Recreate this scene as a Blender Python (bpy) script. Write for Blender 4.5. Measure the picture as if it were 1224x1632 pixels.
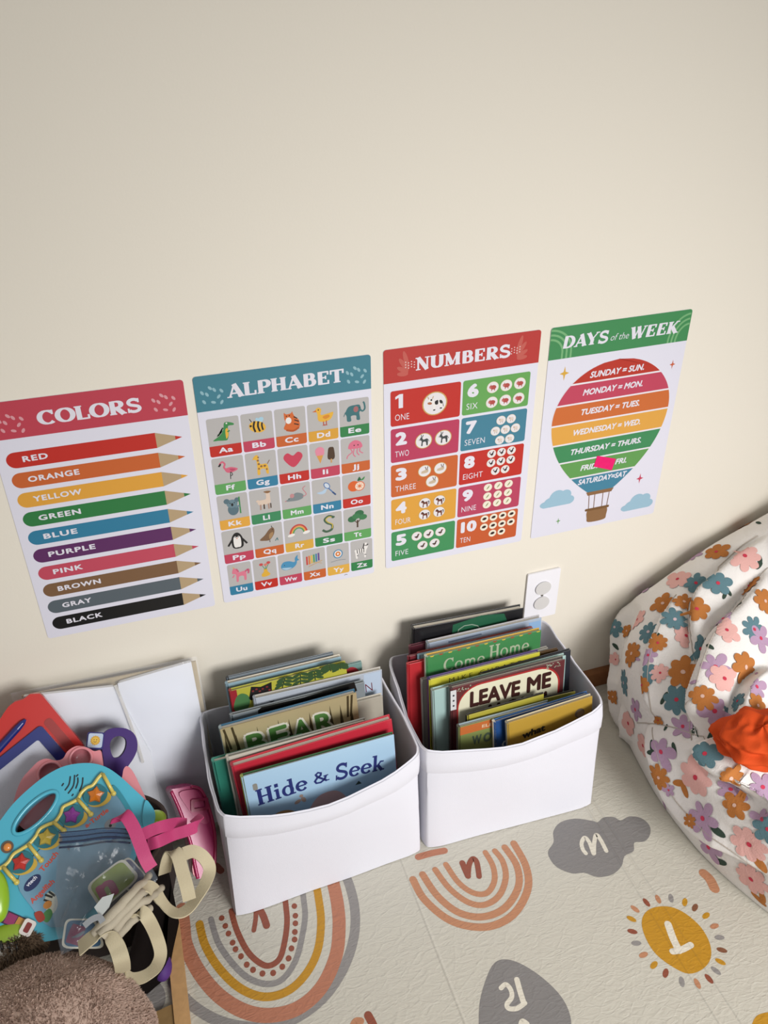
import bpy, bmesh, math, random
from math import sin, cos, pi, radians, sqrt, atan2, exp
from mathutils import Vector as V, Matrix, Euler, noise
from mathutils.geometry import tessellate_polygon
from mathutils.bvhtree import BVHTree
for o in list(bpy.data.objects): bpy.data.objects.remove(o)
SC = bpy.context.scene
COL = SC.collection
# ---------------------------------------------------------------- camera
FPX = 1295.2
CAM_LOC = V((0.4190, -1.1673, 1.3509))
CAM_ROT = Euler((radians(57.579), radians(0.6425), radians(-18.292)), 'XYZ')
cd = bpy.data.cameras.new('camera'); cam = bpy.data.objects.new('camera', cd); COL.objects.link(cam)
cam.location = CAM_LOC; cam.rotation_euler = CAM_ROT
cd.sensor_fit = 'HORIZONTAL'; cd.sensor_width = 36.0; cd.lens = 36.0 * FPX / 1224.0
cd.clip_start = 0.02
SC.camera = cam
CR = CAM_ROT.to_matrix()
# ---------------------------------------------------------------- light, world, exposure
SC.view_settings.view_transform = 'Standard'; SC.view_settings.look = 'None'
SC.view_settings.gamma = 1.0; SC.view_settings.use_curve_mapping = False
SC.view_settings.exposure = 0.0
w = bpy.data.worlds.new('room_ambient'); SC.world = w; w.use_nodes = True
w.node_tree.nodes['Background'].inputs[0].default_value = (1.0, 0.98, 0.95, 1)
w.node_tree.nodes['Background'].inputs[1].default_value = 0.40
def area_light(name, loc, target, sx, sy, power, color):
    ld = bpy.data.lights.new(name, 'AREA'); ld.shape = 'RECTANGLE'; ld.size = sx; ld.size_y = sy
    ld.energy = power; ld.color = color
    lo = bpy.data.objects.new(name, ld); COL.objects.link(lo); lo.location = loc
    lo.rotation_euler = (V(target) - V(loc)).to_track_quat('-Z', 'Y').to_euler()
    return lo
lo_ = area_light('window_daylight', (1.55, -2.55, 1.35), (0.85, -.1, 0.18), 1.1, 1.0, 14.5, (1.0, 0.985, 0.975))
lo_.data.spread = radians(74)
# ---------------------------------------------------------------- helpers
def ray(px, py):
    return CR @ V(((px - 612) / FPX, -(py - 816) / FPX, -1.0))
def at(px, py, axis, val):
    d = ray(px, py); t = (val - CAM_LOC[axis]) / d[axis]
    return CAM_LOC + d * t
def atz(px, py, z): return at(px, py, 2, z)
def aty(px, py, y): return at(px, py, 1, y)
def lin(c):
    if isinstance(c, str):
        c = tuple(int(c[i:i + 2], 16) for i in (0, 2, 4))
    return tuple(((x / 255) / 12.92 if x / 255 <= .04045 else ((x / 255 + .055) / 1.055) ** 2.4) for x in c)
MATS = {}
def mat(name, col, rough=.55, bump=0., bscale=400., metal=0., var=0., coat=0., trans=0., detail=3., spec=None, alpha=None, gain=1.):
    if name in MATS: return MATS[name]
    m = bpy.data.materials.new(name); m.use_nodes = True; nt = m.node_tree; N = nt.nodes; L = nt.links
    b = N['Principled BSDF']; c = tuple(x * gain for x in lin(col)) + (1,)
    b.inputs['Base Color'].default_value = c; b.inputs['Roughness'].default_value = rough
    b.inputs['Metallic'].default_value = metal
    if spec is not None: b.inputs['Specular IOR Level'].default_value = spec
    if coat: b.inputs['Coat Weight'].default_value = coat; b.inputs['Coat Roughness'].default_value = .12
    if trans: b.inputs['Transmission Weight'].default_value = trans
    if alpha is not None: b.inputs['Alpha'].default_value = alpha
    tc = N.new('ShaderNodeTexCoord'); nz = N.new('ShaderNodeTexNoise')
    nz.inputs['Scale'].default_value = bscale; nz.inputs['Detail'].default_value = detail
    L.new(tc.outputs['Object'], nz.inputs['Vector'])
    if bump:
        bp = N.new('ShaderNodeBump'); bp.inputs['Strength'].default_value = bump; bp.inputs['Distance'].default_value = .001
        L.new(nz.outputs['Fac'], bp.inputs['Height']); L.new(bp.outputs['Normal'], b.inputs['Normal'])
    if var:
        mx = N.new('ShaderNodeMix'); mx.data_type = 'RGBA'
        mx.inputs[6].default_value = tuple(x * (1 - var) for x in c[:3]) + (1,); mx.inputs[7].default_value = tuple(min(1, x * (1 + var)) for x in c[:3]) + (1,)
        L.new(nz.outputs['Fac'], mx.inputs[0]); L.new(mx.outputs[2], b.inputs['Base Color'])
    MATS[name] = m; return m
def ink(c, rough=.42):                    # printed colour on coated paper
    key = c if isinstance(c, str) else '%02x%02x%02x' % tuple(c)
    return mat('ink_%s_%d' % (key, rough * 100), c, rough, bump=.03, bscale=60, gain=.86)
def plastic(c, rough=.25): return mat('plastic_%s_%d' % (c, rough * 100), c, rough, bump=.02, bscale=120, coat=.3)
def film(name, tint, a, rough=.08):       # clear plastic sheet: see-through with a glossy skin
    if name in MATS: return MATS[name]
    m = bpy.data.materials.new(name); m.use_nodes = True; nt = m.node_tree; N = nt.nodes; L = nt.links
    b = N['Principled BSDF']; b.inputs['Base Color'].default_value = lin(tint) + (1,); b.inputs['Roughness'].default_value = rough
    out = N['Material Output']; tr = N.new('ShaderNodeBsdfTransparent'); mx = N.new('ShaderNodeMixShader')
    fr = N.new('ShaderNodeFresnel'); fr.inputs['IOR'].default_value = 1.5
    ad = N.new('ShaderNodeMath'); ad.operation = 'ADD'; ad.use_clamp = True; ad.inputs[1].default_value = a
    tc = N.new('ShaderNodeTexCoord'); nz = N.new('ShaderNodeTexNoise'); nz.inputs['Scale'].default_value = 38; nz.inputs['Distortion'].default_value = 1.2
    bp = N.new('ShaderNodeBump'); bp.inputs['Strength'].default_value = .5; bp.inputs['Distance'].default_value = .004
    L.new(tc.outputs['Object'], nz.inputs['Vector']); L.new(nz.outputs['Fac'], bp.inputs['Height'])
    L.new(bp.outputs['Normal'], b.inputs['Normal'])
    L.new(fr.outputs[0], ad.inputs[0]); L.new(ad.outputs[0], mx.inputs[0]); L.new(tr.outputs[0], mx.inputs[1]); L.new(b.outputs[0], mx.inputs[2])
    L.new(mx.outputs[0], out.inputs['Surface']); MATS[name] = m; return m
ORG = {}
def tag(o, label=None, cat=None, group=None, kind=None):
    for k, v in (('label', label), ('category', cat), ('group', group), ('kind', kind)):
        if v: o[k] = v
    return o
def thing(name, loc, label, cat, group=None):
    o = bpy.data.objects.new(name, None); COL.objects.link(o); o.location = loc; o.empty_display_size = .05
    ORG[o.name] = V(loc); return tag(o, label, cat, group)
class MB:
    """collects faces in world coordinates; build() links them as ONE mesh object"""
    def __init__(s): s.v = []; s.f = []; s.fm = []; s.mats = []
    def mi(s, m):
        if m not in s.mats: s.mats.append(m)
        return s.mats.index(m)
    def add(s, vs, fs, m):
        b = len(s.v); k = s.mi(m); s.v += [V(x) for x in vs]
        for f in fs: s.f.append([b + i for i in f]); s.fm.append(k)
    def build(s, name, parent=None, loc=None, smooth=35, bevel=0, seg=2, label=None, sub=0):
        me = bpy.data.meshes.new(name)
        o = bpy.data.objects.new(name, me); COL.objects.link(o)
        if parent is not None:
            org = ORG[parent.name]; o.parent = parent
        else:
            org = V(loc) if loc is not None else V((0, 0, 0)); o.location = org
        ORG[o.name] = org
        me.from_pydata([v - org for v in s.v], [], s.f)
        for m in s.mats: me.materials.append(m)
        me.polygons.foreach_set('material_index', s.fm); me.update()
        if smooth:
            me.polygons.foreach_set('use_smooth', [True] * len(me.polygons))
            if smooth < 180: me.set_sharp_from_angle(angle=radians(smooth))
        if bevel:
            bv = o.modifiers.new('bevel', 'BEVEL'); bv.width = bevel; bv.segments = seg; bv.limit_method = 'ANGLE'; bv.angle_limit = radians(38)
        if sub:
            sm = o.modifiers.new('subsurf', 'SUBSURF'); sm.levels = sub; sm.render_levels = sub
        if label: o['label'] = label
        return o
    # ---- solids
    def box8(s, p, m):                    # 8 corners: bottom ring 0-3 then top ring 4-7
        s.add(p, [(3, 2, 1, 0), (4, 5, 6, 7), (0, 1, 5, 4), (1, 2, 6, 5), (2, 3, 7, 6), (3, 0, 4, 7)], m)
    def box(s, c0, c1, m):
        x0, y0, z0 = c0; x1, y1, z1 = c1
        s.box8([(x0, y0, z0), (x1, y0, z0), (x1, y1, z0), (x0, y1, z0), (x0, y0, z1), (x1, y0, z1), (x1, y1, z1), (x0, y1, z1)], m)
    def tube(s, pts, r, m, n=8, closed=False, r_end=None):
        pts = [V(p) for p in pts]; rings = []; k = len(pts); up = None
        for i, p in enumerate(pts):
            a = pts[(i - 1) % k] if closed or i > 0 else p; b = pts[(i + 1) % k] if closed or i < k - 1 else p
            t = (b - a).normalized()
            if up is None: up = t.orthogonal().normalized()
            up = (up - t * up.dot(t)).normalized(); sd = t.cross(up)
            rr = r if r_end is None else r + (r_end - r) * i / (k - 1)
            rings.append([p + up * rr * cos(2 * pi * j / n) + sd * rr * sin(2 * pi * j / n) for j in range(n)])
        vs = [q for ring in rings for q in ring]; fs = []
        for i in range(k if closed else k - 1):
            for j in range(n):
                a = i * n; b = ((i + 1) % k) * n
                fs.append((a + j, a + (j + 1) % n, b + (j + 1) % n, b + j))
        if not closed: fs.append(tuple(range(n - 1, -1, -1))); fs.append(tuple((k - 1) * n + j for j in range(n)))
        s.add(vs, fs, m)
    def strap(s, pts, wdir, w, t, m, n=8):
        """flat band along pts; wdir one vector or one per point"""
        P = [V(p) for p in pts]; W = [V(q) for q in wdir] if isinstance(wdir[0], (tuple, list, V)) else [V(wdir)] * len(P)
        Q = smoothpath(P, n); k = len(Q); vs = []
        for i, p in enumerate(Q):
            f = i / (k - 1) * (len(P) - 1); a = min(int(f), len(P) - 2); wd = W[a].lerp(W[a + 1], f - a)
            tt = (Q[min(i + 1, k - 1)] - Q[max(i - 1, 0)]).normalized()
            wd = (wd - tt * wd.dot(tt)).normalized(); nn = tt.cross(wd)
            vs += [p - wd * w / 2 - nn * t / 2, p + wd * w / 2 - nn * t / 2, p + wd * w / 2 + nn * t / 2, p - wd * w / 2 + nn * t / 2]
        fs = [(3, 2, 1, 0), tuple(4 * (k - 1) + j for j in range(4))]
        for i in range(k - 1):
            for j in range(4): fs.append((4 * i + j, 4 * i + (j + 1) % 4, 4 * i + 4 + (j + 1) % 4, 4 * i + 4 + j))
        s.add(vs, fs, m)
    def grid(s, fn, nu, nv, m, cu=False, flip=False):
        vs = [fn(i / (nu if cu else nu - 1), j / (nv - 1)) for j in range(nv) for i in range(nu)]; fs = []
        for j in range(nv - 1):
            for i in range(nu if cu else nu - 1):
                a = j * nu + i; b = j * nu + (i + 1) % nu; q = (a, b, b + nu, a + nu)
                fs.append(q[::-1] if flip else q)
        s.add(vs, fs, m)
    def ellipsoid(s, c, rad, m, axes=None, nu=24, nv=14):
        c = V(c); ax = axes or (V((1, 0, 0)), V((0, 1, 0)), V((0, 0, 1)))
        def fn(u, v):
            a = 2 * pi * u; b = -pi / 2 + pi * v
            return c + ax[0] * rad[0] * cos(a) * cos(b) + ax[1] * rad[1] * sin(a) * cos(b) + ax[2] * rad[2] * sin(b)
        s.grid(fn, nu, nv, m, cu=True)
def smoothpath(P, n=8, closed=False):
    P = [V(p) for p in P]; k = len(P); out = []
    if k < 3 and not closed: return [P[0].lerp(P[-1], i / n) for i in range(n + 1)]
    for i in range(k if closed else k - 1):
        g = lambda j: P[j % k] if closed else P[max(0, min(k - 1, j))]
        p0, p1, p2, p3 = g(i - 1), g(i), g(i + 1), g(i + 2)
        for j in range(n):
            t = j / n
            out.append(.5 * ((2 * p1) + (p2 - p0) * t + (2 * p0 - 5 * p1 + 4 * p2 - p3) * t * t + (3 * p1 - p0 - 3 * p2 + p3) * t ** 3))
    if not closed: out.append(P[-1])
    return out
class Frame:
    """a flat face standing in the room: origin, right and up axes, unit length"""
    def __init__(s, O, ex, ey, k=1.0):
        s.O = V(O); s.ex = V(ex).normalized(); s.ey = V(ey); s.ey = (s.ey - s.ex * s.ey.dot(s.ex)).normalized()
        s.n = s.ex.cross(s.ey); s.k = k
    def p(s, u, v, h=0.): return s.O + s.ex * u * s.k + s.ey * v * s.k + s.n * h
    def px(s, x, y):
        d = ray(x, y); t = (s.O - CAM_LOC).dot(s.n) / d.dot(s.n); q = CAM_LOC + d * t - s.O
        return (q.dot(s.ex) / s.k, q.dot(s.ey) / s.k)
    def pxs(s, L): return [s.px(*q) for q in L]
    def lift(s, h): return Frame(s.O + s.n * h, s.ex, s.ey, s.k)
def plane_frame(P0, n, right=(1, 0, 0), k=1.0):
    n = V(n).normalized(); r = V(right); r = (r - n * r.dot(n)).normalized()
    return Frame(P0, r, n.cross(r), k)
def extrude(mb, fr, outline, h0, h1, m, holes=(), cap=None):
    loops = [list(outline)] + [list(h) for h in holes]
    tri = tessellate_polygon([[V((u, v, 0)) for u, v in lp] for lp in loops])
    flat = [q for lp in loops for q in lp]; n = len(flat)
    area = sum(outline[i][0] * outline[(i + 1) % len(outline)][1] - outline[(i + 1) % len(outline)][0] * outline[i][1] for i in range(len(outline)))
    vs = [fr.p(u, v, h0) for u, v in flat] + [fr.p(u, v, h1) for u, v in flat]
    top, bot, side = [], [], []
    if holes:
        for t in tri:
            a, b, c = t; A, B, Cc = flat[a], flat[b], flat[c]
            if (B[0] - A[0]) * (Cc[1] - A[1]) - (Cc[0] - A[0]) * (B[1] - A[1]) < 0: t = (a, c, b)
            top.append(tuple(i + n for i in t)); bot.append(tuple(t[::-1]))
    else:
        r = list(range(len(outline)))
        if area < 0: r = r[::-1]
        top.append(tuple(i + n for i in r)); bot.append(tuple(r[::-1]))
    b = 0
    for li, lp in enumerate(loops):
        k = len(lp); ar = sum(lp[i][0] * lp[(i + 1) % k][1] - lp[(i + 1) % k][0] * lp[i][1] for i in range(k))
        for i in range(k):
            q = (b + i, b + (i + 1) % k, b + (i + 1) % k + n, b + i + n)
            if (ar < 0) != (li > 0): q = q[::-1]
            side.append(q)
        b += k
    mb.add(vs, side + bot, m); mb.add(vs, top, cap or m)
def closed2(L, n=5): return [(p.x, p.y) for p in smoothpath([V((a, b, 0)) for a, b in L], n, True)]
def open2(L, n=6): return [(p.x, p.y) for p in smoothpath([V((a, b, 0)) for a, b in L], n)]
def rrect(x0, y0, x1, y1, r, n=4, corners=(1, 1, 1, 1)):   # corners: bl br tr tl
    out = []
    for k, (cx, cy, a) in enumerate(((x0 + r, y0 + r, 180), (x1 - r, y0 + r, 270), (x1 - r, y1 - r, 0), (x0 + r, y1 - r, 90))):
        if corners[k]: out += [(cx + r * cos(radians(a + 90 * i / n)), cy + r * sin(radians(a + 90 * i / n))) for i in range(n + 1)]
        else: out.append(((x0, y0), (x1, y0), (x1, y1), (x0, y1))[k])
    return out
def ell(cx, cy, rx, ry, rot=0, n=20):
    c, s_ = cos(radians(rot)), sin(radians(rot))
    return [(cx + rx * cos(t) * c - ry * sin(t) * s_, cy + rx * cos(t) * s_ + ry * sin(t) * c) for t in [2 * pi * i / n for i in range(n)]]
def arc(cx, cy, rx, ry, a0, a1, n=12): return [(cx + rx * cos(radians(a0 + (a1 - a0) * i / n)), cy + ry * sin(radians(a0 + (a1 - a0) * i / n))) for i in range(n + 1)]
def star(cx, cy, R, r, n=5, rot=90): return [(cx + (R if i % 2 == 0 else r) * cos(radians(rot + 180 * i / n)), cy + (R if i % 2 == 0 else r) * sin(radians(rot + 180 * i / n))) for i in range(2 * n)]
# ---- lettering
TXT = {}
def glyphs(t, bold=0., shear=0., space=1.):
    key = (t, bold, shear, space)
    if key not in TXT:
        cu = bpy.data.curves.new('lettering', 'FONT'); cu.body = t; cu.size = 1; cu.offset = bold; cu.shear = shear; cu.space_character = space; cu.resolution_u = 3
        ob = bpy.data.objects.new('lettering', cu); me = bpy.data.meshes.new_from_object(ob)
        TXT[key] = ([(v.co.x, v.co.y) for v in me.vertices], [tuple(p.vertices) for p in me.polygons])
        bpy.data.objects.remove(ob); bpy.data.curves.remove(cu); bpy.data.meshes.remove(me)
    return TXT[key]
SL = {}
def _sl():
    st = lambda x, w=.24, a=0, b=1: ([(x, a), (x, b)], w)
    SL['A'] = ([([(.1, 0), (.44, 1)], .10), ([(.40, 1), (.80, 0)], .25), ([(.22, .3), (.66, .3)], .10)], [(.1, 0, .3), (.78, 0, .38)], .92)
    SL['B'] = ([st(.24), ([(.22, .95), (.44, .95)] + arc(.44, .74, .22, .21, 90, -90) + [(.22, .53)], 0), ([(.22, .53), (.48, .53)] + arc(.48, .29, .25, .24, 90, -90) + [(.22, .05)], 0)], [], .88)
    SL['C'] = ([(arc(.5, .5, .4, .455, 48, 315, 20), 0), ([(.78, 1), (.78, .68)], .10)], [], .94)
    SL['D'] = ([st(.24), ([(.22, .95), (.42, .95)] + arc(.42, .5, .42, .45, 90, -90) + [(.22, .05)], 0)], [], 1.0)
    SL['E'] = ([st(.24), ([(.2, .95), (.72, .95)], .1), ([(.2, .52), (.58, .52)], .1), ([(.2, .05), (.74, .05)], .1), ([(.72, 1), (.72, .72)], .1), ([(.74, 0), (.74, .3)], .1), ([(.58, .66), (.58, .38)], .08)], [], .86)
    SL['H'] = ([st(.22), st(.76), ([(.2, .5), (.8, .5)], .1)], [(.22, 0, .38), (.22, 1, .38), (.76, 0, .38), (.76, 1, .38)], 1.0)
    SL['K'] = ([st(.22), ([(.30, .42), (.74, 1)], .1), ([(.40, .56), (.78, 0)], .25)], [(.22, 0, .38), (.22, 1, .38), (.76, 1, .3), (.8, 0, .34)], .96)
    SL['L'] = ([st(.22), ([(.2, .05), (.72, .05)], .1), ([(.72, 0), (.72, .32)], .1)], [(.22, 1, .4)], .82)
    SL['M'] = ([st(.16, .1), ([(.16, 1), (.54, .08)], .24), ([(.54, .08), (.9, 1)], .09), st(.92)], [(.16, 0, .3), (.92, 0, .38), (.12, 1, .26), (.94, 1, .3)], 1.16)
    SL['N'] = ([st(.16, .1), ([(.16, 1), (.76, 0)], .24), st(.78, .1)], [(.16, 0, .32), (.12, 1, .28), (.78, 1, .32)], .98)
    SL['O'] = ([(arc(.5, .5, .4, .455, 0, 360, 28), 0)], [], 1.0)
    SL['P'] = ([st(.22), ([(.2, .95), (.44, .95)] + arc(.44, .7, .27, .25, 90, -90) + [(.2, .45)], 0)], [(.22, 0, .42)], .82)
    SL['R'] = ([st(.22), ([(.2, .95), (.44, .95)] + arc(.44, .73, .26, .22, 90, -90) + [(.2, .51)], 0), ([(.42, .5), (.78, 0)], .25)], [(.22, 0, .38), (.8, 0, .3)], .94)
    SL['S'] = ([(arc(.44, .735, .27, .215, 25, 240) + arc(.44, .265, .3, .215, 62, -155), .18), ([(.70, 1), (.70, .7)], .09), ([(.13, 0), (.13, .32)], .09)], [], .88)
    SL['T'] = ([st(.43), ([(.02, .95), (.84, .95)], .1), ([(.05, 1), (.05, .68)], .1), ([(.81, 1), (.81, .68)], .1)], [(.43, 0, .44)], .88)
    SL['U'] = ([([(.2, 1), (.2, .35)] + arc(.48, .34, .28, .29, 180, 360) + [(.76, 1)], 0)], [(.2, 1, .4), (.76, 1, .34)], .98)
    SL['W'] = ([([(.06, 1), (.34, 0)], .24), ([(.34, 0), (.56, 1)], .09), ([(.52, 1), (.80, 0)], .24), ([(.80, 0), (1.06, 1)], .09)], [(.06, 1, .34), (.54, 1, .3), (1.06, 1, .3)], 1.16)
    SL['Y'] = ([([(.06, 1), (.42, .42)], .24), ([(.42, .42), (.8, 1)], .09), st(.44, .24, 0, .48)], [(.06, 1, .34), (.8, 1, .3), (.44, 0, .42)], .9)
    SL['d'] = ([st(.58, .2), (arc(.36, .32, .25, .29, 0, 360, 20), -.2)], [(.64, 0, .3), (.54, 1, .28)], .80)
    SL['e'] = ([(arc(.36, .32, .26, .28, 5, 325, 18), -.2), ([(.1, .34), (.62, .34)], .09)], [], .72)
    SL['i'] = ([st(.2, .2, 0, .64), ([(.2, .76), (.2, .98)], .22)], [(.2, 0, .34), (.16, .62, .26)], .44)
    SL['k'] = ([st(.18, .2), ([(.24, .26), (.58, .6)], .09), ([(.34, .38), (.62, 0)], .2)], [(.18, 0, .32), (.14, 1, .28), (.58, .6, .26), (.64, 0, .26)], .78)
    SL['o'] = ([(arc(.36, .32, .27, .29, 0, 360, 20), -.2)], [], .76)
    SL['m'] = ([st(.18, .18, 0, .62), ([(.18, .4)] + arc(.37, .42, .19, .17, 180, 0) + [(.56, 0)], .16), ([(.56, .4)] + arc(.75, .42, .19, .17, 180, 0) + [(.94, 0)], .16)], [(.18, 0, .3), (.56, 0, .3), (.94, 0, .3)], 1.14)
    SL['&'] = ([([(.86, .52), (.72, .2), (.45, .04), (.2, .1), (.14, .3), (.3, .5), (.55, .66), (.6, .84), (.44, .96), (.28, .84), (.34, .62), (.84, .02)], .15)], [(.84, .54, .3), (.86, 0, .26)], 1.0)
    SL[' '] = ([], [], .4)
_sl()
def ribbon2(path, width, pen=None):
    """2-D quads of a stroke; pen=(thin, thick) varies the width with the direction"""
    k = len(path); L, R = [], []
    cl = k > 3 and abs(path[0][0] - path[-1][0]) + abs(path[0][1] - path[-1][1]) < 1e-6
    for i in range(k):
        a = path[i - 1] if i > 0 else (path[-2] if cl else path[i]); b = path[i + 1] if i < k - 1 else (path[1] if cl else path[i])
        dx, dy = b[0] - a[0], b[1] - a[1]; l = sqrt(dx * dx + dy * dy) or 1; dx /= l; dy /= l
        wd = width if not pen else pen[0] + (pen[1] - pen[0]) * abs(dy) ** 1.3
        L.append((path[i][0] - dy * wd / 2, path[i][1] + dx * wd / 2)); R.append((path[i][0] + dy * wd / 2, path[i][1] - dx * wd / 2))
    return R, L
class Print:
    """inks laid on a Frame, each layer a hair above the one below"""
    def __init__(s, fr, base=.00015, step=.00013): s.fr = fr; s.b = base; s.st = step; s.mb = MB(); s.zig = 0
    def h(s, ly): s.zig += 1; return s.b + s.st * ly + 2.5e-6 * (s.zig % 48)
    def poly(s, pts, c, ly=0, rough=.42):
        ar = sum(pts[i][0] * pts[(i + 1) % len(pts)][1] - pts[(i + 1) % len(pts)][0] * pts[i][1] for i in range(len(pts)))
        r = list(range(len(pts)))
        if ar < 0: r = r[::-1]
        hh = s.h(ly); s.mb.add([s.fr.p(u, v, hh) for u, v in pts], [r], c if not isinstance(c, (str, tuple)) else ink(c, rough))
    def ring(s, A, B, c, ly=0, closed=True):
        k = len(A); m = c if not isinstance(c, (str, tuple)) else ink(c)
        fs = []
        for i in range(k if closed else k - 1):
            j = (i + 1) % k; fs.append((i, j, k + j, k + i))
        hh = s.h(ly); s.mb.add([s.fr.p(u, v, hh) for u, v in list(A) + list(B)], fs, m)
    def line(s, path, w, c, ly=0, caps=False, pen=None):
        R, L = ribbon2(path, w, pen); s.ring(R, L, c, ly, False)
        if caps:
            for q in (path[0], path[-1]): s.poly(ell(q[0], q[1], w / 2, w / 2, 0, 12), c, ly)
    def text(s, t, a, b, h, c, ly=1, bold=0., shear=0., space=1.):
        off = bold if bold <= 0 else 0.; vs, fs = glyphs(t, off, shear, space); hv, _ = glyphs('H', off, 0., 1.)
        ch0 = min(q[1] for q in hv); ch = max(q[1] for q in hv) - ch0; fat = max(0, bold - off)
        x0 = min(q[0] for q in vs) - fat; x1 = max(q[0] for q in vs) + fat
        d = (V(b) - V(a)); l = d.length; d /= l; kx = l / (x1 - x0); ky = h / (ch + 2 * fat) if h else kx
        hh = s.h(ly)
        for k in range(8 if fat > 0 else 1):         # heavier weights: the outline laid down again a little to each side
            fx, fy = (fat * cos(k * pi / 4), fat * sin(k * pi / 4)) if fat > 0 else (0, 0)
            P = [(a[0] + d.x * (x + fx - x0) * kx - d.y * (y + fy + fat - ch0) * ky, a[1] + d.y * (x + fx - x0) * kx + d.x * (y + fy + fat - ch0) * ky) for x, y in vs]
            s.mb.add([s.fr.p(u, v, hh + k * 2e-6) for u, v in P], fs, ink(c))
    def slab(s, t, a, b, h, c, ly=1, shear=0., fat=1., outline=None):
        adv = sum(SL[g][2] for g in t); d = (V(b) - V(a)); l = d.length; d /= l; kx = l / (adv - .1); x = -.05
        def T(q): X = (q[0] + shear * q[1]) * kx; Y = q[1] * h; return (a[0] + d.x * X - d.y * Y, a[1] + d.y * X + d.x * Y)
        for gl in t:
            st, se, ad = SL[gl]
            for path, wd in st:
                pen = None
                if wd == 0: pen = (.10 * fat, .25 * fat)
                elif wd < 0: pen = (.09 * fat, -wd * fat)
                R, L = ribbon2(path, wd * fat, pen)
                s.ring([T((p[0] + x, p[1])) for p in R], [T((p[0] + x, p[1])) for p in L], c, ly, False)
            for sx, sy, sw in se:
                y0, y1 = (0, .085) if sy < .5 else (sy - .085, sy)
                s.poly([T((x + sx - sw / 2, y0)), T((x + sx + sw / 2, y0)), T((x + sx + sw / 2, y1)), T((x + sx - sw / 2, y1))], c, ly)
            x += ad
    def pic(s, cx, cy, k, items, ly=1):
        """items: ('e',x,y,rx,ry,rot,col) ('p',pts,col) ('s',smooth pts,col) ('l',pts,w,col) in a -1..1 box"""
        for i, it in enumerate(items):
            q = ly + .45 * i / max(1, len(items) - 1) * 2
            if it[0] == 'e': s.poly([(cx + a * k, cy + b * k) for a, b in ell(it[1], it[2], it[3], it[4], it[5], 18)], it[6], q)
            elif it[0] == 'p': s.poly([(cx + a * k, cy + b * k) for a, b in it[1]], it[2], q)
            elif it[0] == 's': s.poly([(cx + a * k, cy + b * k) for a, b in closed2(it[1], 4)], it[2], q)
            elif it[0] == 'l': s.line([(cx + a * k, cy + b * k) for a, b in open2(it[1], 4)], it[2] * k, it[3], q)
    def build(s, name, parent, label=None): return s.mb.build(name, parent, smooth=0, label=label)
# ================================================================ SETTING
wall_m = mat('wall_paint', 'dcd6c9', .62, bump=.12, bscale=260, spec=.3)
mb = MB(); mb.box((-2.2, 0, -.05), (4.2, .12, 2.75), wall_m); tag(mb.build('wall_back', smooth=0), kind='structure')
mb = MB(); mb.box((-2.2, -3.6, -.06), (4.2, 0, -.012), mat('subfloor', '8a7a66', .6, bump=.2, bscale=40)); tag(mb.build('floor', smooth=0), kind='structure')
mb = MB()
wood_trim = mat('trim_wood', '8a5a34', .4, bump=.25, bscale=60, var=.25)
prof = [(0, -.012), (-.016, -.012), (-.016, .022), (-.012, .034), (-.005, .040), (0, .041)]
vs = [(x, y - .0002, z) for x in (-2.2, 4.2) for y, z in prof]; n = len(prof)
mb.add(vs, [(i, i + 1, n + i + 1, n + i) for i in range(n - 1)] + [tuple(range(n)), tuple(range(2 * n - 1, n - 1, -1))], wood_trim)
tag(mb.build('baseboard_back', smooth=30), kind='structure')

# ================================================================ POSTERS
PW = .2637 * 1.0595; PH = 1.537
paper_m = mat('poster_paper', 'd4d3df', .38, bump=.04, bscale=30)
R_, PK, OR, YL, GR, LG, BL, TL_, PU = 'c0291f', 'c0405a', 'c8622c', 'e0a23c', '2f8048', '5fa35c', '2f7da0', '3b8094', '5d2a60'
WH = 'e4e2ec'
def poster(name, label, x, z, tilt, head):
    t = tilt; ex = V((cos(t), 0, sin(t))); ey = V((-sin(t), 0, cos(t)))
    O = V((x * 1.0595, -.0012, z * 1.0595))
    fr = Frame(O, ex, ey, PW)
    base = fr.p(.5, -PH); root = thing(name, (base.x, -.0006, base.z), label, 'poster', 'learning posters in a row on the wall')
    mb = MB(); extrude(mb, fr, rrect(0, -PH, 1, 0, .018), -.0009, 0, paper_m); mb.build('sheet', root, smooth=0)
    P = Print(fr); P.poly(rrect(0, -.209, 1, 0, .018, corners=(0, 0, 1, 1)), head, 0)
    return root, fr, P
def sprinkles(P, cx, cy, k, c, rad=.0095):
    for a, b, r in ((-.045, .012, 60), (-.02, .0, 60), (.022, .022, 60), (.06, .012, 55), (-.04, -.042, 60), (.01, -.05, 20), (.042, -.02, -50), (.055, -.055, -60), (.0, .035, 50)):
        P.poly(ell(cx + a * k, cy + b * k, rad * 1.5, rad * .85, -r, 10), c, 1)
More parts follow.
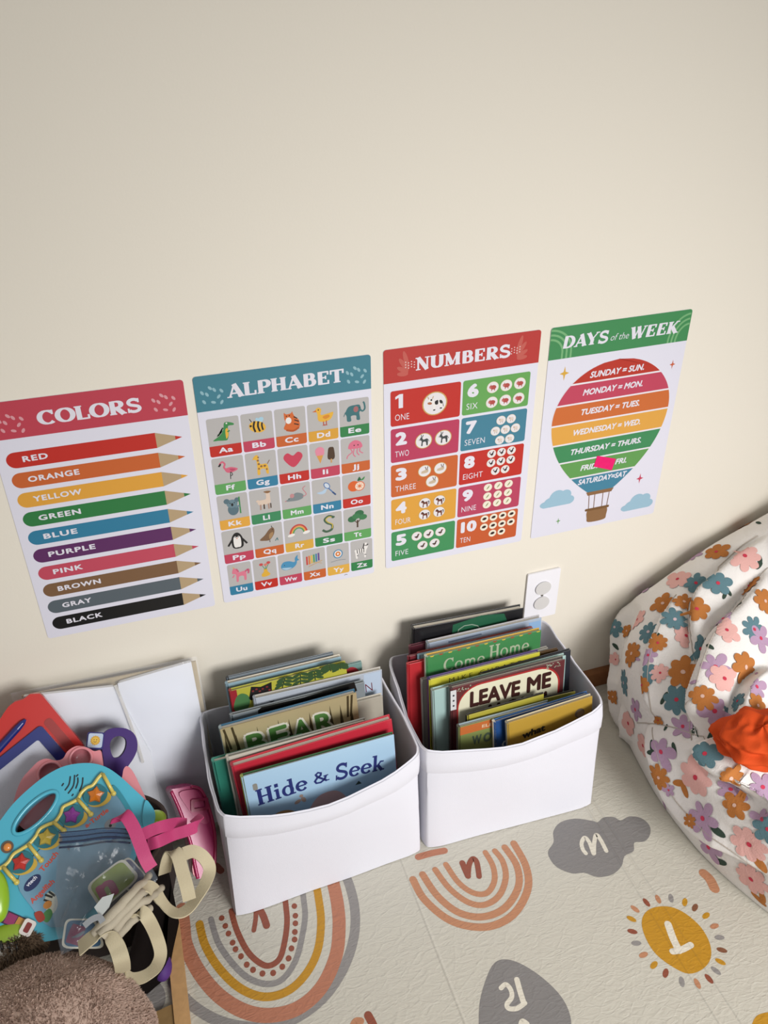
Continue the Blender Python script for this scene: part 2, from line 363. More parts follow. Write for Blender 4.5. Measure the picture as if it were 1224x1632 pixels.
# ---- colors
root, fr, P = poster('wall_poster', 'red-headed COLORS poster showing ten crayons, at the left edge', .1924, .8257, -.0096, 'be3f50')
hd = P.build('header_band', root, label='raspberry red header with white title')
P = Print(fr); P.slab('COLORS', (.252, -.153), (.765, -.15), .078, WH, 1, fat=1.18); P.build('title', hd)
P = Print(fr); sprinkles(P, .11, -.115, 1, 'dc9aa2'); P.build('sprinkle_marks', hd); P = Print(fr); sprinkles(P, .877, -.11, 1, 'dc9aa2'); P.build('sprinkle_marks', hd)
for i, (nm, c, wd) in enumerate((('RED', R_, .126), ('ORANGE', OR, .262), ('YELLOW', YL, .25), ('GREEN', '2b7a40', .222), ('BLUE', '2e7c9e', .18), ('PURPLE', PU, .255), ('PINK', 'c24a5e', .162), ('BROWN', '7c5c40', .24), ('GRAY', '59636a', .165), ('BLACK', '151515', .205))):
    y = -.287 - i * .1225; yb = y - .093; ym = (y + yb) / 2; r = (y - yb) / 2
    P = Print(fr); P.poly(arc(.045 + r, ym, r, r, 270, 90, 14) + [(.811, y), (.811, yb)], c, 0)
    P.poly([(.811, y), (.952, ym), (.811, yb)], 'b79f7c', 0); P.poly([(.915, ym + .0125), (.953, ym), (.915, ym - .0125)], c, 1)
    P.text(nm, (.125, ym - .016), (.125 + wd, ym - .014), .034, WH, 1, bold=.035, space=1.15)
    P.build('pencil_picture', root, label=nm.lower() + ' pencil picture')
# ---- alphabet
root, fr, P = poster('wall_poster', 'teal-headed ALPHABET poster with a grid of animal picture cards', .4692, .8246, -.005, '3f7f90')
hd = P.build('header_band', root, label='teal header with white title')
P = Print(fr); P.slab('ALPHABET', (.182, -.147), (.835, -.142), .078, WH, 1, fat=1.18); P.build('title', hd)
P = Print(fr); sprinkles(P, .085, -.11, 1, '8fb9c4'); P.build('sprinkle_marks', hd); P = Print(fr); sprinkles(P, .905, -.105, 1, '8fb9c4'); P.build('sprinkle_marks', hd)
G, DG, RD, PKc, OG, YE, BR, DB, GY, WT, BK, BU, TE = '3c8a4c', '24603a', 'c23a2c', 'd4667e', 'd2682e', 'e6b23e', '8a6440', '4a3424', '7f868c', 'ece8e4', '1c1a1c', '6fa6cf', '3a6f74'
PICS = {
 'Aa': [('s', [(-.95, -.75), (-.3, -.3), (0, .2), (.1, .7), (.35, .8), (.85, .62), (.85, .45), (.4, .4), (.4, -.2), (.25, -.8), (-.1, -.85), (-.5, -.8)], G), ('s', [(.15, .1), (.35, .2), (.35, -.4), (.15, -.7)], YE), ('p', [(-.6, -.45), (-.5, -.2), (-.35, -.3), (-.3, 0), (-.1, 0), (-.08, .35), (.05, .3)], DG), ('l', [(.3, -.1), (.5, 0)], .12, G), ('e', .3, .68, .07, .07, 0, WT)],
 'Bb': [('e', .3, .55, .3, .22, 40, 'a9cfe0'), ('e', .05, .6, .2, .14, 120, 'a9cfe0'), ('e', 0, -.05, .72, .52, -20, YE), ('l', [(-.2, .5), (-.32, 0), (-.2, -.5)], .16, BK), ('l', [(.12, .45), (.05, 0), (.18, -.5)], .16, BK), ('l', [(.42, .3), (.38, 0), (.45, -.4)], .14, BK), ('e', -.55, .1, .1, .1, 0, BK), ('l', [(-.45, .45), (-.6, .75)], .06, BK)],
 'Cc': [('s', [(-.5, .3), (-.5, .85), (-.3, .7), (.1, .75), (.2, .9), (.35, .5), (.75, 0), (.7, -.7), (-.2, -.8), (-.6, -.6), (-.4, -.1)], OG), ('e', -.15, .1, .25, .3, 0, WT), ('l', [(.3, .4), (.6, .2)], .1, BK), ('l', [(.35, .1), (.72, -.1)], .1, BK), ('l', [(.3, -.25), (.7, -.4)], .1, BK), ('l', [(-.4, -.75), (.2, -.9), (.7, -.65)], .18, 'b4531f'), ('e', -.3, .52, .05, .06, 0, BK), ('e', -.05, .55, .05, .06, 0, BK)],
 'Dd': [('s', [(-.6, .7), (-.35, .9), (-.1, .7), (-.15, .2), (.5, .25), (.95, .3), (.7, -.3), (.1, -.5), (-.4, -.3), (-.45, .3)], YE), ('p', [(-.55, .7), (-.9, .55), (-.55, .5)], OG), ('s', [(0, 0), (.5, .12), (.6, -.1), (.2, -.25)], 'd98a2a'), ('e', -.35, .68, .06, .06, 0, BK), ('l', [(.05, -.45), (.05, -.8)], .08, 'b8452c'), ('l', [(.3, -.4), (.3, -.8)], .08, 'b8452c'), ('p', [(-.1, -.85), (.15, -.75), (.45, -.85)], 'b8452c')],
 'Ee': [('s', [(-.8, 0), (-.5, .55), (.1, .65), (.5, .6), (.6, .1), (.45, -.1), (.5, -.75), (.2, -.75), (.15, -.35), (-.3, -.35), (-.3, -.8), (-.65, -.8), (-.7, -.3)], TE), ('l', [(.45, .35), (.7, .0), (.95, .2), (.9, .7), (.8, .85)], .15, TE), ('e', .15, .25, .22, .28, 0, 'a5696a'), ('e', .48, .35, .05, .05, 0, BK), ('l', [(-.78, .1), (-.95, -.3)], .06, TE)],
 'Ff': [('l', [(-.7, .6), (-.45, .85), (-.25, .6), (-.35, .3), (-.15, 0)], .16, PKc), ('s', [(-.3, .1), (.2, .25), (.8, 0), (.4, -.25), (-.1, -.25)], PKc), ('p', [(-.62, .75), (-.85, .45), (-.7, .4), (-.55, .6)], BK), ('l', [(.15, -.2), (.1, -.9)], .06, BK), ('l', [(.2, -.2), (.3, -.5), (.1, -.6)], .06, BK), ('s', [(.1, .1), (.6, .0), (.3, -.15)], 'b84a66')],
 'Gg': [('s', [(-.45, .95), (-.2, .9), (-.1, .1), (.5, .0), (.6, -.9), (.4, -.9), (.3, -.45), (-.1, -.45), (-.15, -.9), (-.38, -.9), (-.35, -.1), (-.4, .5), (-.7, .6)], YE), ('e', -.25, .45, .09, .1, 0, BR), ('e', -.2, .1, .1, .1, 0, BR), ('e', 0, -.15, .11, .1, 0, BR), ('e', .3, -.15, .12, .1, 0, BR), ('e', -.22, -.35, .08, .1, 0, BR), ('e', .45, -.5, .07, .1, 0, BR), ('e', -.2, .75, .07, .08, 0, BR), ('l', [(.52, .0), (.75, .35)], .06, BR)],
 'Hh': [('s', [(0, -.75), (-.75, 0), (-.8, .45), (-.45, .7), (0, .4), (.45, .7), (.8, .45), (.75, 0)], 'c84058')],
 'Ii': [('p', [(-.75, .05), (-.1, .05), (-.42, -.8)], 'd69a4a'), ('e', -.42, .4, .42, .42, 0, 'e08aa0'), ('e', -.62, .12, .18, .14, 0, 'e08aa0'), ('e', -.2, .12, .18, .14, 0, 'e08aa0'), ('s', [(.3, .2), (.4, .6), (.65, .65), (.85, .5), (.88, -.5), (.3, -.5)], DB), ('l', [(.58, -.5), (.58, -.9)], .14, 'c99a62')],
 'Jj': [('s', [(-.65, .2), (-.5, .7), (0, .95), (.5, .7), (.65, .2), (.2, .1), (-.3, .12)], 'd8708a'), ('l', [(-.45, .15), (-.3, -.2), (-.7, -.5), (-.8, -.8)], .09, 'd8708a'), ('l', [(-.1, .1), (-.2, -.4), (0, -.7)], .09, 'd8708a'), ('l', [(.2, .1), (.15, -.3), (.35, -.6)], .09, 'd8708a'), ('l', [(.45, .15), (.4, -.2), (.7, -.45)], .09, 'd8708a'), ('e', -.1, .45, .06, .06, 0, BK), ('e', .25, .45, .06, .06, 0, BK)],
 'Kk': [('e', 0, -.3, .48, .6, 0, '58717c'), ('e', -.05, .3, .48, .42, 0, '6b8590'), ('e', -.5, .6, .26, .26, 0, '58717c'), ('e', .4, .62, .22, .24, 0, '58717c'), ('l', [(.6, .9), (.6, -.8)], .12, G), ('e', -.05, .2, .1, .16, 0, BK), ('e', -.22, .38, .05, .05, 0, BK), ('e', .15, .38, .05, .05, 0, BK), ('l', [(.2, -.1), (.6, 0)], .18, '6b8590')],
 'Ll': [('s', [(-.6, .1), (.1, .2), (.15, .8), (.45, .85), (.5, .1), (.4, -.3), (-.5, -.35)], 'dcc6b4'), ('s', [(-.05, .95), (.3, 1), (.6, .9), (.3, .75)], BR), ('l', [(-.4, -.3), (-.42, -.85)], .14, 'b09080'), ('l', [(.3, -.3), (.32, -.85)], .14, 'b09080'), ('l', [(-.1, -.3), (-.1, -.8)], .12, DB), ('l', [(.5, -.3), (.5, -.8)], .1, DB), ('e', -.62, .1, .15, .12, 0, 'dcc6b4')],
 'Mm': [('s', [(-.95, -.4), (-.5, -.1), (0, .3), (.6, .1), (.65, -.3), (.2, -.5), (-.5, -.5)], '7d878a'), ('e', -.35, .05, .2, .22, 0, 'c08a8c'), ('l', [(.6, -.2), (.95, 0), (.65, .6), (.9, .85)], .07, 'c87a84'), ('e', -.65, -.2, .05, .05, 0, BK), ('e', -.95, -.4, .06, .05, 0, 'c87a84')],
 'Nn': [('s', [(-.9, -.1), (-.4, 0), (.05, .3), (-.1, -.2), (-.5, -.3)], 'b4cbe0'), ('e', .05, .5, .25, .38, 35, '3c6ca8'), ('e', .05, .5, .18, .30, 35, 'cfd8e2'), ('l', [(.2, .2), (.8, -.55)], .1, '3c6ca8'), ('l', [(.55, -.25), (.85, -.6)], .15, '2c4c7c')],
 'Oo': [('e', -.25, -.05, .55, .55, 0, 'd8622a'), ('e', .3, -.12, .5, .5, 0, 'd8622a'), ('e', .3, -.12, .42, .42, 0, 'efd8c4'), ('p', star(.3, -.12, .38, .1, 8), 'd8703a'), ('s', [(.1, .45), (.3, .85), (.45, .5)], DG), ('s', [(.4, .45), (.8, .8), (.7, .5)], G)],
 'Pp': [('s', [(-.45, -.6), (-.5, .3), (-.2, .85), (.2, .85), (.5, .3), (.5, -.6), (0, -.8)], BK), ('s', [(-.3, -.55), (-.32, .3), (-.15, .55), (0, .4), (.15, .55), (.32, .3), (.3, -.55), (0, -.65)], WT), ('l', [(-.45, .2), (-.85, -.4)], .18, BK), ('l', [(.45, .2), (.85, -.4)], .18, BK), ('e', -.14, .45, .05, .05, 0, BK), ('e', .14, .45, .05, .05, 0, BK), ('p', [(-.08, .35), (.08, .35), (0, .22)], OG)],
 'Qq': [('s', [(-.8, -.35), (-.3, .1), (.1, .6), (.45, .8), (.6, .5), (.5, 0), (.1, -.5), (-.4, -.5)], '7a5c42'), ('s', [(.1, .1), (.45, .3), (.4, -.1), (.1, -.4)], 'a5835c'), ('l', [(.4, .8), (.35, .98)], .06, BK), ('l', [(.1, -.5), (.1, -.75)], .06, DB), ('e', .42, .58, .05, .05, 0, BK), ('l', [(.6, -.7), (.8, -.4)], .07, TE), ('l', [(.85, -.7), (.8, -.4)], .07, TE)],
 'Rr': [('l', arc(0, -.4, .78, .95, 175, 5), .16, 'c2433a'), ('l', arc(0, -.4, .63, .78, 175, 5), .14, 'e0a04c'), ('l', arc(0, -.4, .50, .62, 175, 5), .13, '4f9a5c'), ('e', -.7, -.45, .35, .16, 10, WT), ('e', .72, -.38, .35, .16, 10, WT)],
 'Ss': [('l', [(.45, .75), (.1, .9), (-.3, .6), (-.1, .2), (.35, -.1), (.3, -.6), (-.2, -.75), (-.55, -.5)], .24, '42604a'), ('l', [(.4, .72), (.1, .82), (-.2, .58), (0, .25), (.4, -.05), (.35, -.5)], .1, 'c9b04a'), ('e', .5, .72, .16, .12, 20, '42604a')],
 'Tt': [('l', [(0, -.9), (.02, -.1)], .16, DB), ('l', [(0, -.4), (-.4, 0)], .08, DB), ('l', [(0, -.4), (.45, .1)], .08, DB), ('e', -.5, .1, .42, .34, 0, '2f6a44'), ('e', .2, .6, .45, .36, 0, '2f6a44'), ('e', .55, .15, .4, .3, 0, '3a7a4c'), ('e', -.1, .35, .4, .3, 0, '3a7a4c')],
 'Uu': [('s', [(-.75, .35), (-.6, .8), (-.3, .7), (-.15, .25), (.5, .3), (.65, 0), (.6, -.8), (.4, -.8), (.35, -.3), (-.1, -.3), (-.2, -.85), (-.4, -.85), (-.4, 0), (-.7, .15)], 'dc7a90'), ('l', [(.55, .2), (.9, .4), (.85, -.1)], .2, 'c85a78'), ('l', [(-.3, .7), (-.1, .3)], .16, 'c85a78'), ('p', [(-.55, .8), (-.7, 1.1), (-.45, .82)], YE), ('l', [(-.55, 0), (-.75, -.3)], .12, 'dc7a90')],
 'Vv': [('s', [(-.1, .05), (.2, .05), (.25, -.3), (.5, -.7), (.2, -.9), (-.3, -.9), (-.4, -.6), (-.15, -.3)], 'e0ae3c'), ('l', [(0, 0), (-.3, .6)], .06, G), ('l', [(.05, 0), (.1, .5)], .06, G), ('l', [(.1, 0), (.4, .6)], .06, G), ('e', -.35, .65, .2, .16, 0, 'c84a4a'), ('e', .1, .55, .18, .15, 0, 'd87a6a'), ('e', .4, .75, .2, .16, 0, 'c84a4a')],
 'Ww': [('s', [(-.9, 0), (-.6, .4), (0, .4), (.45, .2), (.75, .4), (.7, -.1), (.3, -.5), (-.4, -.65), (-.85, -.4)], '4a90b8'), ('s', [(.6, .3), (.6, .7), (.9, 1), (.85, .6), (1, .35)], '4a90b8'), ('s', [(-.85, -.3), (-.3, -.35), (.2, -.45), (-.4, -.62)], 'a9c6da'), ('e', -.55, 0, .05, .05, 0, BK)],
 'Xx': [('l', [(-.75, .55), (-.75, -.5)], .17, 'c43c34'), ('l', [(-.5, .6), (-.5, -.48)], .17, 'd87838'), ('l', [(-.25, .62), (-.25, -.42)], .17, 'e0b848'), ('l', [(0, .66), (0, -.38)], .17, '4f9a5c'), ('l', [(.25, .7), (.25, -.3)], .17, '3c7ea8'), ('l', [(.5, .75), (.5, -.2)], .17, '6a4a8c'), ('l', [(-.6, -.75), (.85, -.25)], .08, 'c8a070'), ('l', [(-.3, -.2), (.8, -.6)], .06, 'c8a070')],
 'Yy': [('e', 0, .15, .52, .56, 0, '4a86ac'), ('e', 0, .15, .40, .44, 0, WT), ('e', 0, .15, .28, .31, 0, 'd67a34'), ('e', 0, .15, .12, .13, 0, WT), ('l', [(-.8, -.75), (0, -.65), (.8, -.72)], .05, GY)],
 'Zz': [('s', [(-.7, .2), (.2, .3), (.3, .85), (.6, .85), (.7, .4), (.5, -.1), (.45, -.9), (.3, -.9), (.2, -.35), (-.4, -.35), (-.45, -.9), (-.62, -.9), (-.7, -.2)], WT), ('l', [(-.5, .25), (-.45, -.3)], .08, BK), ('l', [(-.25, .27), (-.2, -.3)], .08, BK), ('l', [(0, .28), (.02, -.3)], .08, BK), ('l', [(.25, .3), (.25, -.3)], .08, BK), ('l', [(.3, .6), (.65, .5)], .08, BK), ('l', [(.3, .85), (.15, .2)], .1, BK), ('l', [(-.52, -.55), (-.38, -.6)], .08, BK), ('l', [(.3, -.55), (.5, -.6)], .08, BK), ('e', .65, .65, .1, .08, 0, BK)]}
WHAT = dict(zip(PICS, 'crocodile bee cat duck elephant flamingo giraffe heart ice-cream jellyfish koala llama mouse net orange penguin quail rainbow snake tree unicorn vase whale xylophone yo-yo zebra'.split()))
CL = dict(Aa=R_, Bb=PK, Cc=OR, Dd='d9a03a', Ee=GR, Ff=LG, Gg=BL, Hh=R_, Ii=PK, Jj=OR, Kk='e2a640', Ll='39885a', Mm=LG, Nn=BL, Oo=R_, Pp=PK, Qq=OR, Rr='d9a842', Ss=GR, Tt=LG, Uu=BL, Vv=R_, Ww=PK, Xx=OR, Yy='e0ad48', Zz=GR)
for i, lt in enumerate(PICS):
    if i < 20: x0 = .040 + (i % 5) * .191; wd = .180; y1 = -.257 - (i // 5) * .2488; hh = .2385
    else: x0 = .047 + (i - 20) * .1592; wd = .147; y1 = -1.252; hh = .236
    y0 = y1 - hh; yl = y0 + .068
    P = Print(fr); P.poly(rrect(x0, y0, x0 + wd, y1, .012), 'b9b6b4', 0); P.poly(rrect(x0, y0, x0 + wd, yl, .012, corners=(1, 1, 0, 0)), CL[lt], 1)
    tw = {'Ii': .034, 'Jj': .042, 'Ll': .042, 'Ff': .052, 'Tt': .052, 'Rr': .058}.get(lt, .08 if i < 20 or lt == 'Ww' else .07)
    P.text(lt, (x0 + wd / 2 - tw / 2, y0 + .02), (x0 + wd / 2 + tw / 2, y0 + .02), .034, WH, 2, bold=.035, space=1.1)
    cd_ = P.build('picture_card', root, label='%s card with %s' % (lt, WHAT[lt]))
    P = Print(fr); P.pic(x0 + wd / 2, (yl + y1) / 2, .068 if i < 20 else .062, PICS[lt], 1); P.build('picture', cd_)
P = Print(fr); P.line(open2([(.795, -1.508), (.805, -1.503), (.815, -1.507)]), .004, '6a6a70', 0); P.build('pen_mark', root)
# ---- numbers
root, fr, P = poster('wall_poster', 'red-headed NUMBERS poster with ten counting panels from 1 to 10', .7528, .8269, -.0008, 'b8332e')
hd = P.build('header_band', root, label='red header with white title')
P = Print(fr); P.slab('NUMBERS', (.203, -.150), (.803, -.145), .078, WH, 1, fat=1.18); P.build('title', hd)
for s_, bx in ((1, .135), (-1, .865)):
    P = Print(fr)
    for a, l in ((150, .08), (125, .1), (105, .12), (175, .07)):
        th = radians(a) if s_ > 0 else radians(180 - a)
        P.poly(ell(bx + s_ * .02 + cos(th) * l * .55, -.175 + sin(th) * l * .75 + .01, l * .5, .014, a if s_ > 0 else 180 - a, 14), 'c25a50', 1)
    for q in range(12):
        P.poly(ell(bx + s_ * (.0 + .018 * (q % 4)), -.09 - .016 * (q // 4) - .006 * (q % 2), .0042, .0042, 0, 6), 'e6c8c4', 1)
    P.build('leaf_sprig', hd)
COW = [('s', [(-.2, .2), (.6, .3), (.75, 0), (.7, -.6), (.5, -.6), (.45, -.2), (.1, -.2), (.05, -.7), (-.15, -.7), (-.2, -.2)], WT), ('e', -.42, .3, .26, .3, 0, WT), ('e', -.5, .08, .22, .13, -10, 'a86a48'), ('s', [(.0, .2), (.3, .3), (.3, -.1), (.05, -.1)], BK), ('s', [(.45, .28), (.7, .2), (.7, -.1), (.5, 0)], BK), ('e', -.35, .4, .09, .1, 0, BK), ('l', [(-.6, .5), (-.7, .75)], .08, 'c0a080'), ('l', [(-.25, .5), (-.15, .75)], .08, 'c0a080'), ('l', [(.74, .1), (.85, -.4)], .05, BK), ('p', [(.05, -.7), (-.15, -.7), (-.15, -.58), (.05, -.58)], BK), ('p', [(.7, -.6), (.5, -.6), (.5, -.48), (.7, -.48)], BK)]
DON = [('s', [(-.55, .35), (-.3, .65), (-.05, .2), (.55, .25), (.6, -.7), (.4, -.7), (.3, -.2), (-.1, -.2), (-.15, -.7), (-.35, -.7), (-.3, 0), (-.6, .15)], '3c4446'), ('l', [(-.3, .6), (-.35, .95)], .1, '3c4446'), ('l', [(-.2, .55), (-.05, .9)], .1, '3c4446'), ('e', -.58, .22, .12, .1, 0, '9a9a96'), ('l', [(.58, .2), (.8, -.2)], .06, BK)]
RAB = [('s', [(-.7, -.1), (-.1, .1), (.5, .3), (.7, 0), (.5, -.4), (-.5, -.45)], 'c9b69c'), ('l', [(.3, .2), (.1, .8)], .13, '5a4a40'), ('l', [(.45, .2), (.6, .8)], .13, '5a4a40'), ('e', -.7, -.15, .12, .12, 0, WT), ('e', .5, .1, .05, .05, 0, BK)]
HOR = [('s', [(-.7, .4), (-.45, .65), (-.1, .2), (.5, .25), (.6, -.8), (.38, -.8), (.3, -.25), (-.15, -.25), (-.2, -.8), (-.42, -.8), (-.35, 0), (-.7, .2)], '6a3424'), ('l', [(-.4, .6), (-.1, .2)], .16, BK), ('l', [(.55, .2), (.85, .3), (.8, -.3)], .14, BK)]
GOO = [('s', [(-.6, .0), (0, -.1), (.1, .3), (.4, .6), (.6, .4), (.4, 0), (.3, -.4), (-.2, -.45)], '5a4038'), ('p', [(.5, .5), (.85, .5), (.55, .35)], 'c89a4a'), ('l', [(0, -.4), (0, -.75)], .08, 'c8743a'), ('e', -.1, -.1, .25, .14, -10, '33282a')]
PIG = [('e', .1, 0, .62, .45, 0, 'b04a44'), ('e', -.45, .1, .3, .32, 0, 'b85650'), ('e', -.55, .05, .12, .1, 0, 'd08a80'), ('l', [(-.2, -.3), (-.2, -.7)], .16, 'b04a44'), ('l', [(.4, -.3), (.4, -.7)], .16, 'b04a44'), ('p', [(-.5, .35), (-.4, .65), (-.25, .35)], 'b04a44')]
SHE = [('e', .1, .05, .55, .4, 0, 'dccfc2'), ('e', -.4, .25, .2, .22, 0, 'c4a898'), ('l', [(-.15, -.25), (-.15, -.65)], .12, 'b0907e'), ('l', [(.4, -.25), (.4, -.65)], .12, 'b0907e')]
ROO = [('s', [(-.6, .4), (-.4, -.1), (0, -.5), (.4, -.3), (.5, .3), (.7, .5), (.4, .7), (.2, .3), (-.1, 0), (-.4, .2)], BK), ('e', .5, .65, .14, .1, 0, 'b0352c'), ('l', [(.1, -.45), (.1, -.8)], .08, 'c8902f'), ('e', -.5, .35, .2, .14, 50, '7a2c24')]
FEA = [('s', [(-.4, -.5), (-.1, .1), (.45, .6), (.3, 0), (-.1, -.4)], '7c9a6a'), ('l', [(-.4, -.55), (.4, .5)], .06, 'c8b06a')]
HED = [('e', 0, .05, .65, .45, 10, '3a2320'), ('e', -.5, -.15, .2, .16, 0, '5a3a2c'), ('e', .1, .1, .4, .25, 10, '241614')]
for i, (num, wd, c, pic, r, pts) in enumerate((
  ('1', 'ONE', R_, COW, .078, [(.323, -.379)]),
  ('2', 'TWO', 'b8385a', DON, .054, [(.255, -.62), (.385, -.62)]),
  ('3', 'THREE', OR, RAB, .043, [(.265, -.835), (.372, -.835), (.318, -.92)]),
  ('4', 'FOUR', 'dda03c', HOR, .041, [(.27, -1.075), (.372, -1.075), (.27, -1.163), (.372, -1.163)]),
  ('5', 'FIVE', '3f8f58', GOO, .035, [(.218, -1.322), (.302, -1.322), (.386, -1.322), (.26, -1.405), (.346, -1.405)]),
  ('6', 'SIX', '64a454', PIG, .038, [(.702, -.33), (.793, -.33), (.885, -.33), (.702, -.43), (.793, -.43), (.885, -.43)]),
  ('7', 'SEVEN', '3f7f96', SHE, .031, [(.775, -.565), (.845, -.565), (.74, -.635), (.81, -.635), (.88, -.635), (.775, -.705), (.845, -.705)]),
  ('8', 'EIGHT', R_, ROO, .030, [(.725, -.795), (.795, -.795), (.865, -.795), (.725, -.862), (.795, -.862), (.865, -.862), (.76, -.928), (.83, -.928)]),
  ('9', 'NINE', 'b8405e', FEA, .029, [(.715, -1.045), (.79, -1.045), (.865, -1.045), (.715, -1.112), (.79, -1.112), (.865, -1.112), (.715, -1.178), (.79, -1.178), (.865, -1.178)]),
  ('10', 'TEN', 'c65a2c', HED, .028, [(.705, -1.29), (.772, -1.29), (.839, -1.29), (.906, -1.29), (.705, -1.356), (.772, -1.356), (.839, -1.356), (.906, -1.356), (.772, -1.42), (.839, -1.42)]))):
    x0 = .041 if i < 5 else .504; y1 = -.260 - (i % 5) * .2488; y0 = y1 - .231; x1 = x0 + .449
    P = Print(fr); P.poly(rrect(x0, y0, x1, y1, .014), c, 0)
    nw = .115 if num == '10' else .05 if num == '1' else .075
    if num == '1': P.poly([(x0 + .03 + a * .062, y1 - .115 + b * .09) for a, b in ((0, .66), (0, .84), (.42, 1), (.78, 1), (.78, 0), (.34, 0), (.34, .76))], WH, 1)
    else: P.text(num, (x0 + .03, y1 - .115), (x0 + .03 + nw, y1 - .115), .088, WH, 1, bold=.06)
    P.text(wd, (x0 + .028, y0 + .036), (x0 + .028 + {3: .09, 4: .105, 5: .138}[len(wd)] - (.015 if wd in ('SIX', 'TEN', 'FIVE') else 0), y0 + .036), .040, WH, 1, bold=-.004, space=1.05)
    pn = P.build('number_panel', root, label='panel %s, %s' % (num, wd.lower()))
    for (a, b) in pts:
        P = Print(fr); P.poly(ell(a, b, r * 1.04, r, 0, 24), 'c9a05a' if i < 4 else 'e8dcc8', 1); P.poly(ell(a, b, r * .94, r * .91, 0, 24), 'e6e2e4' if i < 8 else 'efe8d4', 1.5)
        P.pic(a, b, r * .85, pic, 2); P.build('animal_picture', pn)
# ---- days of the week
root, fr, P = poster('wall_poster', 'green-headed DAYS of the WEEK poster with a striped hot-air balloon', 1.0339, .8269, .0037, '3d8a52')
for r in (.09, .12, .15):
    P.line(arc(.002, -.165, r, r * .98, 90, 0, 12) + [(.002 + r, -.2085)], .013, '76b078', .5); P.line(arc(.998, -.2085, r * .9 + .01, r * 1.1 + .015, 92, 180, 12), .013, '76b078', .5)
hd = P.build('header_band', root, label='green header with white title')
P = Print(fr); P.slab('DAYS', (.088, -.143), (.402, -.143), .078, WH, 1, shear=.12, fat=1.15); P.build('title', hd); P = Print(fr); P.slab('WEEK', (.568, -.145), (.91, -.145), .078, WH, 1, shear=.12, fat=1.15)
P.build('title', hd); P = Print(fr); P.text('of the', (.425, -.135), (.555, -.135), .042, WH, 1, bold=-.006, shear=.3); P.build('title', hd)
BTOP, BC = -.266, .512
def half(v):                               # half width of the balloon at height v
    t = (BTOP - v)
    if t < .395: return .443 * sqrt(max(0, 1 - ((.395 - t) / .395) ** 2))
    q = (t - .395) / (.973 - .395); return .443 + (.105 - .443) * (.55 * q ** 1.75 + .45 * q ** 2.6)
ys = [-.266, -.398, -.537, -.677, -.824, -.966, -1.102, -1.239]
bl = None
mb0 = Print(fr); vv = [BTOP - (.973) * (i / 40) for i in range(41)]
mb0.poly([(BC - half(v), v) for v in vv] + [(BC + half(v), v) for v in vv[::-1]], 'e9e4ea', 0)
bl = mb0.build('balloon_picture', root)
for i, (t, c, w0, w1) in enumerate((('SUNDAY = SUN.', 'b8301f', .311, .707), ('MONDAY = MON.', PK, .275, .717), ('TUESDAY = TUES.', 'cc6a2e', .28, .718), ('WEDNESDAY = WED.', 'e0a444', .24, .75), ('THURSDAY = THURS.', '3a8a56', .239, .782), ('FRIDAY = FRI.', '5f9c50', .33, .69), ('SATURDAY=SAT.', '3f819c', .325, .712))):
    a, b = ys[i] - (.006 if i else 0), ys[i + 1] + (.006 if i < 6 else 0); q = [a + (b - a) * k / 10 for k in range(11)]
    P = Print(fr); P.poly([(BC - half(v) + .004, v) for v in q] + [(BC + half(v) - .004, v) for v in q[::-1]], c, 1)
    ym = (a + b) / 2 - .018 - (.022 if i == 0 else 0) + (.028 if i == 6 else 0)
    P.text(t, (w0, ym), (w1, ym), .043, WH, 2, bold=.035, shear=.22); P.build('day_band', bl, label=t.split()[0].split('=')[0].lower() + ' band')
P = Print(fr); P.poly([(.402, -1.239), (.622, -1.239), (.606, -1.268), (.418, -1.268)], '8a6440', 0)
for x, y in ((.43, .44), (.475, .48), (.54, .545), (.59, .585)): P.line([(x, -1.268), (y, -1.385)], .006, '7a5638', 0)
P.poly(closed2([(.44, -1.39), (.58, -1.39), (.592, -1.46), (.575, -1.495), (.455, -1.495), (.435, -1.46)], 4), '8c6742', 1)
P.poly(rrect(.412, -1.398, .605, -1.378, .008), '76542f', 1.5); P.build('balloon_basket_picture', root)
for (cx, cy) in ((.177, -1.235), (.84, -1.4)):
    P = Print(fr)
    for a, b, r1, r2 in ((0, .0, .062, .062), (.062, .012, .045, .042), (-.085, -.04, .045, .026), (.095, -.033, .04, .034), (-.05, -.028, .05, .04)): P.poly(ell(cx + a, cy + b, r1, r2, 0, 24), '9bbfd2', 0 + .2 * a)
    P.poly(rrect(cx - .12, cy - .067, cx + .125, cy - .015, .024), '9bbfd2', .3); P.build('cloud_picture', root)
for (x, y), r, c in (((.124, -.31), .042, 'd8a83c'), ((.923, -.363), .028, 'c8603a'), ((.827, -1.207), .036, 'c43a58'), ((.206, -1.432), .024, '74a268')):
    P = Print(fr); P.poly([(x + (r if k % 2 == 0 else r * .3) * cos(k * pi / 4) * .8, y + (r if k % 2 == 0 else r * .3) * sin(k * pi / 4) * 1.15) for k in range(8)], c, 0); P.build('sparkle_picture', root)
# pink tab stuck on Friday
mb = MB(); f2 = fr.lift(.0006); extrude(mb, f2, [(.431, -1.034), (.58, -1.092), (.6, -1.005), (.448, -.954)], .0001, .0007, film('pink_film', 'f01878', .6, .3))
tag(mb.build('sticky_tab', loc=fr.p(.51, -1.02)), 'small bright pink sticky tab stuck on the FRIDAY band', 'sticky tab')

